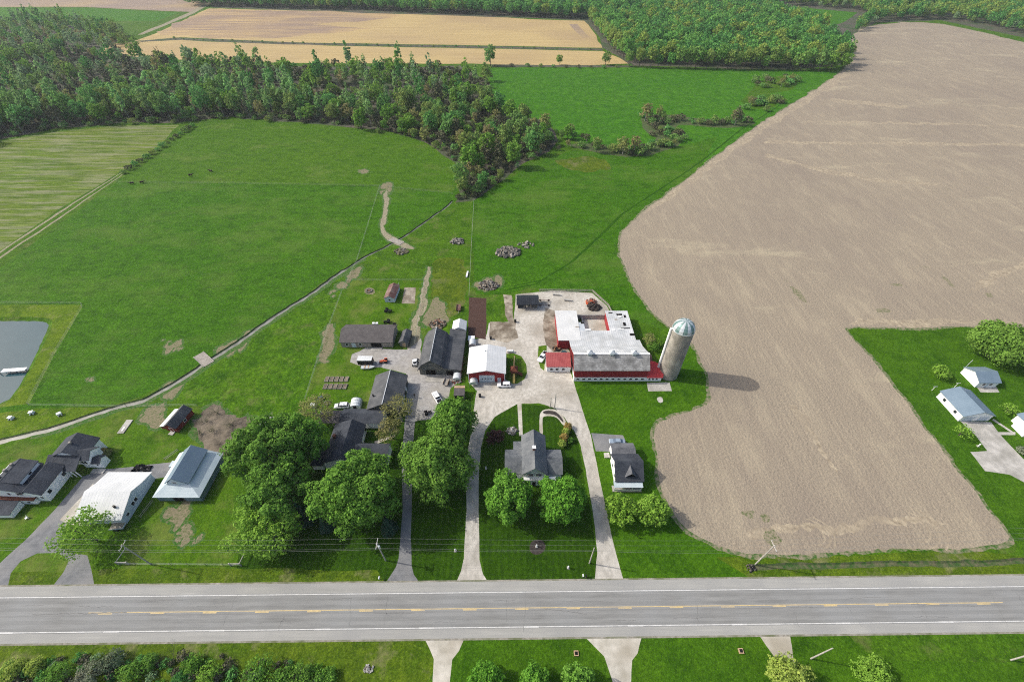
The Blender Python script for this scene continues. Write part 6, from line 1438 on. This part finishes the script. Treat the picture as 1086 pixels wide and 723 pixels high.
# dairy-yard clutter
def heap(name, label, cat, bpx, r, h, mat, n=26, seed=1, lo=.3, hi=.9, extra=None):
    rng = random.Random(seed); mb = MB()
    for i in range(n):
        a, q = rng.uniform(0, 6.28), r * math.sqrt(rng.random()); x, y = q * math.cos(a), q * math.sin(a) * .8; s = rng.uniform(lo, hi); z = h * max(0, 1 - q / r) * rng.uniform(.4, 1)
        m_ = Matrix.Rotation(rng.uniform(0, 3), 3, Vector((rng.random(), rng.random(), rng.random())).normalized())
        c = [m_ @ Vector((sx * s * rng.uniform(.4, .6), sy * s * rng.uniform(.3, .5), sz * s * .35)) + Vector((x, y, z + s * .2)) for sx, sy, sz in ((-1, -1, -1), (1, -1, -1), (1, 1, -1), (-1, 1, -1), (-1, -1, 1), (1, -1, 1), (1, 1, 1), (-1, 1, 1))]
        mb.prism(c[:4], c[4:], rng.choice(mat if isinstance(mat, list) else [mat]))
    o = mb.build(name); o.location = P(*bpx); return tag(o, label, cat)
heap('rubble_pile', 'big pile of pale broken concrete in the hay meadow', 'rubble pile', (539, 268), 5.6, 1.8, ['rubble', 'rubble', 'rubble', 'weathered_wood', 'bark'], 150, 1, .5, 1.7)
heap('rubble_pile', 'long low tail of rubble trailing right of the big pale pile', 'rubble pile', (558, 260), 4, .8, ['rubble', 'weathered_wood'], 30, 2, .4, 1.2)
heap('rubble_pile', 'small pale stone pile beside the mown track in the meadow', 'rubble pile', (485.5, 256.5), 3.4, 1.4, ['rubble', 'rubble', 'weathered_wood'], 60, 3, .5, 1.3)
heap('rubble_pile', 'round flat heap of pale stones by the creek bridge track', 'rubble pile', (426, 267), 3.2, .5, ['rubble', 'bare_dirt'], 60, 4, .5, 1.2)
heap('brush_pile', 'brown brush and stump pile at the head of the tilled plot', 'brush pile', (518, 303), 4.5, 1.2, ['bark', 'bark', 'pale_bark', 'dirt_mix'], 170, 5, .3, 1.0)
heap('earth_pile', 'reddish earth pile behind the gambrel barn', 'earth pile', (464, 344), 3.6, 1.6, ['red_earth', 'dirt_mix', 'dirt_mix', 'bark'], 170, 6, .25, .8)
heap('manure_pile', 'dark round heap on the pale concrete lot behind the dairy barn', 'heap', (630, 326), 2.8, 1.5, 'mulch', 110, 7, .4, 1.0)
heap('scrap_heap', 'orange rusty scrap beside the dark heap on the concrete lot', 'scrap', (626, 320), 2.0, 1.0, ['red_earth', 'orange_red_paint', 'rusty_roof'], 30, 8, .5, 1.3)
heap('stone_heap', 'ring of pale stones on the loop lawn left of the garden walk', 'stone heap', (542.5, 457), 1.7, .7, ['rubble', 'concrete'], 40, 9, .4, .9)
heap('tyre_heap', 'low dark heap of tyres behind the white metal roofed garage', 'tyre heap', (150, 499), 2.6, .5, ['rubber', 'black_paint'], 40, 10, .5, .9)
heap('scrap_heap', 'dark scrap heap on the dirt by the milk house and dairy wall', 'scrap', (590, 370), 1.5, .8, ['black_paint', 'brown_wood'], 26, 11, .4, .9)
t = thing('hay_rake', 'dark spidery farm implement beside the black machine shed', 'farm implement', P(577, 322)); mb = MB()
for i in range(7): mb.tube((-2 + i * .6, -1.5, .6), (-1.4 + i * .6, 1.6, .7), .06, .06, 'black_paint', 5)
mb.tube((-2.2, -1.5, .6), (2, -1.5, .6), .09, .09, 'rusty_roof', 6).tube((-1.6, 1.6, .7), (2.6, 1.6, .7), .09, .09, 'rusty_roof', 6); mb.build('frame', t)
wheels(t, (-1.6, 2.0), (-1.7, 1.8), .45, .15)
for i, (x, y, lab) in enumerate(((602, 319, 'curved feed trough on the concrete lot nearest the meadow fence'), (590, 313, 'short feed trough on the concrete lot nearest the machine shed'))):
    t = thing('feed_trough', lab, 'trough', P(x, y), R(-8)); MB().box(-1.6, 1.6, -.4, .4, .25, .75, 'concrete').build('basin', t); MB().box(-1.3, -1.1, -.4, .4, 0, .25, 'steel').box(1.1, 1.3, -.4, .4, 0, .25, 'steel').build('leg', t)
t = thing('stock_tank', 'round dark stock tank by the red wall of the dairy barn', 'tank', P(598, 375.5)); MB().tube((0, 0, 0), (0, 0, 1.0), 1.1, 1.1, 'black_paint', 18).build('shell', t); MB().tube((0, 0, 1.0), (0, 0, 1.05), 1.0, 1.0, 'pond_water', 18).build('water', t)
t = thing('bulk_tank', 'dark round tank at the corner of the red milk house and barn', 'tank', P(604.5, 391)); MB().tube((0, 0, 0), (0, 0, 2.2), .9, .9, 'rusty_roof', 16).build('shell', t); MB().tube((0, 0, 2.2), (0, 0, 2.6), .9, .15, 'black_paint', 16).build('lid', t)
# cattle in the pasture
def cow(label, bpx, rz):
    me_ = []
    mb = MB()
    loft([(-1.1, .22, .75, 1.25), (-.9, .33, .62, 1.4), (0, .38, .55, 1.38), (.75, .33, .6, 1.42), (1.0, .2, .85, 1.45), (1.35, .14, 1.1, 1.55), (1.5, .13, 1.15, 1.62), (1.95, .09, 1.0, 1.3)], 'animal_coat', mb)
    for x in (-.85, .7):
        for y in (-.22, .22): mb.tube((x, y, .7), (x + .05, y, .35), .13, .08, 'animal_coat', 8); mb.tube((x + .05, y, .35), (x, y, 0), .075, .06, 'animal_coat', 8)
    for y in (-.2, .2): mb.tube((1.5, y * .5, 1.55), (1.45, y * 1.3, 1.58), .05, .03, 'animal_coat', 5)
    mb.tube((-1.1, 0, 1.25), (-1.25, 0, .5), .04, .03, 'animal_coat', 5)
    o = mb.build('cow', smooth=True); o.location = P(*bpx); o.rotation_euler.z = R(rz); return tag(o, label, 'cow')
cow('dark cow standing farthest right in the left pasture', (224, 182.5), 170); cow('dark cow left of the farthest right one in the pasture', (202.5, 187), 20)
cow('dark cow below the wire fence nearest the hedge end', (140.5, 195.5), 200); cow('dark cow below the wire fence, right of its neighbour', (151, 194.5), 10)

# ------------------------------------------------------------------ poles and wires
poles = []
def pole(label, base, h, arm_ang=None, arm=2.6, trans=False, r=.17):
    p = P(*base); t = thing('utility_pole', label, 'utility pole', p)
    MB().tube((0, 0, 0), (0, 0, h), r, r * .65, 'pole_wood', 10).build('shaft', t)
    if arm_ang is not None:
        d = Vector((math.cos(R(arm_ang)), math.sin(R(arm_ang)), 0)); n = Vector((-d.y, d.x, 0)) * .08; z = Vector((0, 0, h - .5))
        a = MB().tube(z - d * arm / 2, z + d * arm / 2, .1, .1, 'pole_wood', 6).build('crossarm', t)
        for k in (-.45, -.1, .45):
            q = z + d * arm * k; MB().tube(q + Vector((0, 0, .08)), q + Vector((0, 0, .35)), .07, .05, 'plastic_white', 8).build('insulator', a)
    if trans:
        MB().tube((.35, -.3, h - 2.2), (.35, -.3, h - 1.1), .28, .28, 'galvanised', 12).build('transformer', t)
        MB().tube((-.25, .3, h - 2.0), (-.25, .3, h - 1.2), .22, .22, 'galvanised', 12).build('regulator', t)
    return p
A = pole('leaning shadowed utility pole with a crossarm before the monitor barn lawn', (160, 598), 12.2, 92)
B = pole('utility pole carrying a grey transformer beside the narrow asphalt drive', (409, 594), 11.0, 92, trans=True)
C = pole('utility pole with a crossarm at the ditch beside the ploughed field', (801, 598), 12.0, 92)
Dp = pole('bare utility pole without crossarm beside the loop drive entrance', (625, 597), 9.8)
pole('leaning pale utility pole on the south lawn near the gravel lane', (860, 698), 9.6); pole('pale utility pole on the south lawn at the right edge', (1072, 699.5), 9.6)
pole('taller pole standing in the flower bed end of the loop lawn', (588, 433), 7.6, r=.2); pole('shorter pole standing beside the taller one by the curved flower bed', (583.5, 432), 5.4, r=.18)
def cable(label, pts, r=.014, sag=.7, name='power_line'):
    mb = MB()
    for a, b in zip(pts, pts[1:]):
        a, b = Vector(a), Vector(b); n = 14; q = [a.lerp(b, i / n) - Vector((0, 0, 4 * sag * (i / n) * (1 - i / n))) for i in range(n + 1)]
        mb.path(q, r, 'wire', 4)
    return tag(mb.build(name), label, 'power line')
Lx, Rx = Vector((-330, 46.5, 12.2)), Vector((330, 55, 12))
for k, nm in ((-1.15, 'nearest the highway'), (0.0, 'in the middle'), (1.15, 'farthest from the highway')):
    up = lambda p, h: Vector((p.x, p.y + k, h - .15))
    cable('pale overhead conductor on the crossarms, the one ' + nm, [Lx + Vector((0, k, 0)), up(A, 12.2), up(B, 11.0), up(C, 12.0), Rx + Vector((0, k, 0))])
cable('lower pale cable strung along the pole shafts', [(-330, 46, 8), (A.x, A.y - .2, 8.3), (B.x, B.y - .2, 7.6), (Dp.x, Dp.y - .1, 8.0), (C.x, C.y - .2, 8.2), (330, 55, 8)], .018)
# ------------------------------------------------------------------ fences
def fence(label, pts, gap, h=1.3, post='weathered_wood', wires=(.4, .8, 1.2), r=.06, group=None, name='wire_fence', wr=.018, rails=None):
    p0 = P(*pts[0]); t = thing(name, label, 'fence', p0, 0, group); q = [P(*p) - p0 for p in pts]
    line = resample([tuple(v[:2]) for v in q], gap)
    pm = MB().tube((0, 0, -.1), (0, 0, h), r, r * .9, post, 6).build('post', t); me = pm.data
    for x, y in line[1:100]:
        o = bpy.data.objects.new('post', me); col.objects.link(o); o.parent = t; o.location = (x, y, 0)
    mb = MB()
    for z in wires:
        for a, b in zip(q, q[1:]): mb.tube((a.x, a.y, z), (b.x, b.y, z), wr, wr, 'fence_wire' if not rails else rails, 4)
    mb.build('rail' if rails else 'wire', t); return t
fence('wire fence along the far and right sides of the pond', [(-40, 321.5), (40, 322), (87, 322.5), (88, 326), (58, 377), (31, 429)], 6.5)
fence('wire fence from the pond corner to the red shed across the creek', [(31, 430), (80, 431), (135, 431.5), (200, 430.5), (210, 431)], 6.5)
fence('wire fence crossing the pasture from the hedge end to the dirt gateway', [(124, 194), (200, 194.5), (300, 196), (403, 198)], 8.5)
fence('long wire fence running from the gateway down past the stone shed', [(403, 198), (379, 276), (362, 312), (345, 358), (324, 424)], 7)
fence('wire fence round the poultry lawn with the coop', [(368, 298), (450, 298), (443, 345), (440, 366)], 5)
fence('wire fence between the dirt gateway and the creek wood', [(412, 199), (450, 203), (480, 206)], 6)
fence('thin wire fence line between the farm meadow and the hay meadow', [(503, 208), (500, 260), (497.5, 315)], 10)
fence('grey board fence round the corner of the pale concrete lot', [(572, 309), (628, 309.5), (645, 325), (649, 333)], 2.6, 1.4, rails='weathered_wood', wires=(.4, .8, 1.2), wr=.09, name='board_fence')
fence('wire fence beside the monitor barn running towards the highway', [(163, 532), (150, 549)], 2.2, 1.3, rails='weathered_wood', wires=(.5, 1.1), wr=.07, name='rail_fence')
fence('wire fence beside the highway between two braced corners', [(126, 598.5), (256, 599.5)], 4.2)
fence('rail fence behind the monitor barn and its brush patch', [(176, 488), (190, 478)], 2.5, 1.3, rails='weathered_wood', wires=(.5, 1.1), wr=.07, name='rail_fence')
for bpx, sx, lab in (((126, 598), 1, 'braced grey timber fence corner near the crossarm pole'), ((256, 599.5), -1, 'braced grey timber fence corner at the foot of the lime willow')):
    t = thing('fence_corner', lab, 'fence', P(*bpx)); mb = MB()
    for x, y in ((0, 0), (2.6 * sx, 0), (.3, 3.4)): mb.box(x - .13, x + .13, y - .13, y + .13, 0, 1.5, 'pole_wood')
    mb.build('post', t); MB().tube((0, 0, 1.3), (2.6 * sx, 0, 1.3), .11, .11, 'pole_wood').tube((0, 0, 1.3), (.3, 3.4, 1.3), .11, .11, 'pole_wood').tube((0, 0, 1.2), (2.6 * sx, 0, .2), .07, .07, 'pole_wood').build('brace', t)
# clothes poles, mailboxes, small markers
for x, y, lab in ((988, 414, 'white T shaped clothes pole on the right lawn nearest the ploughed field'), (1012, 410.5, 'white T shaped clothes pole behind the long garage')):
    t = thing('clothes_pole', lab, 'clothes pole', P(x, y)); MB().tube((0, 0, 0), (0, 0, 2.1), .06, .06, 'white_paint').build('post', t); MB().tube((-.7, 0, 2.1), (.7, 0, 2.1), .06, .06, 'white_paint').build('crossbar', t)
def mailbox(label, bpx, c='plastic_white'):
    t = thing('mailbox', label, 'mailbox', P(*bpx)); MB().box(-.06, .06, -.06, .06, 0, 1.0, 'weathered_wood').build('post', t); MB().ext_y(-.3, .3, [(-.16, 1.0), (.16, 1.0), (.16, 1.2), (.08, 1.32), (-.08, 1.32), (-.16, 1.2)], c).build('box', t)
mailbox('white mailbox at the highway edge left of the asphalt drive', (403, 614)); mailbox('white mailbox at the highway edge left of the right loop entrance', (618, 611.5)); mailbox('black mailbox beside the white one at the right loop entrance', (621, 612), 'black_paint')
for x, y, lab in ((483, 584, 'white lamp post on the lawn left of the loop drive'), (602.5, 602, 'small white marker box on the front lawn inside the loop'), (569, 579.5, 'pale statue on the round mulch bed in the front lawn'), (515.5, 497, 'small white marker on the lawn edge left of the farmhouse'), (1037, 473, 'small white marker beside the concrete drive at right')):
    t = thing('lawn_ornament', lab, 'ornament', P(x, y)); MB().box(-.3, .3, -.3, .3, 0, .2, 'concrete').build('base', t); MB().tube((0, 0, .2), (0, 0, 1.0), .16, .12, 'plastic_white').tube((0, 0, 1.0), (0, 0, 1.3), .2, .12, 'plastic_white').build('post', t)
for x, y, lab in ((611, 692.5, 'brown square well cover on the first south lawn'), (785.5, 690, 'brown square well cover on the second south lawn')):
    t = thing('well_cover', lab, 'well cover', P(x, y)); MB().box(-.5, .5, -.5, .5, 0, .35, 'tan_wood').build('curb', t); MB().box(-.32, .32, -.32, .32, .35, .4, 'dark_opening').build('lid', t)
heap('stone_scatter', 'pale stones in the grass at the right end of the south thicket', 'stones', (391, 709), 1.0, .3, ['rubble', 'concrete'], 22, 12, .25, .6)
heap('culvert_stones', 'dark stones at the ditch mouth under the crossarm pole by the field', 'stones', (796, 602.5), 1.2, .3, ['bark', 'black_paint', 'rubble'], 30, 13, .2, .5)
t = thing('satellite_trailer', 'blue and white open trailer parked against the white metal roofed garage', 'trailer', P(117, 563), R(6)); MB().box(0, 3.6, 0, 1.9, .5, .65, 'weathered_wood').build('bed', t); MB().box(0, 3.6, -.05, .0, .65, 1.0, 'pale_blue_siding').box(0, 3.6, 1.9, 1.95, .65, 1.0, 'white_paint').box(3.6, 3.65, 0, 1.9, .65, 1.0, 'pale_blue_siding').build('side_board', t)
wheels(t, (1.8,), (-.1, 2.0), .34, .2)
t = thing('lawn_chair', 'white garden chair on the strip of lawn by the white farmhouse', 'chair', P(29, 549.5), R(-40)); MB().box(-.3, .3, -.3, .3, .35, .42, 'plastic_white').build('seat', t); MB().box(-.3, .3, .26, .32, .42, 1.0, 'plastic_white').build('backrest', t)
for sx in (-.26, .26):
    for sy in (-.26, .26): MB().box(sx - .03, sx + .03, sy - .03, sy + .03, 0, .35, 'plastic_white').build('leg', t)
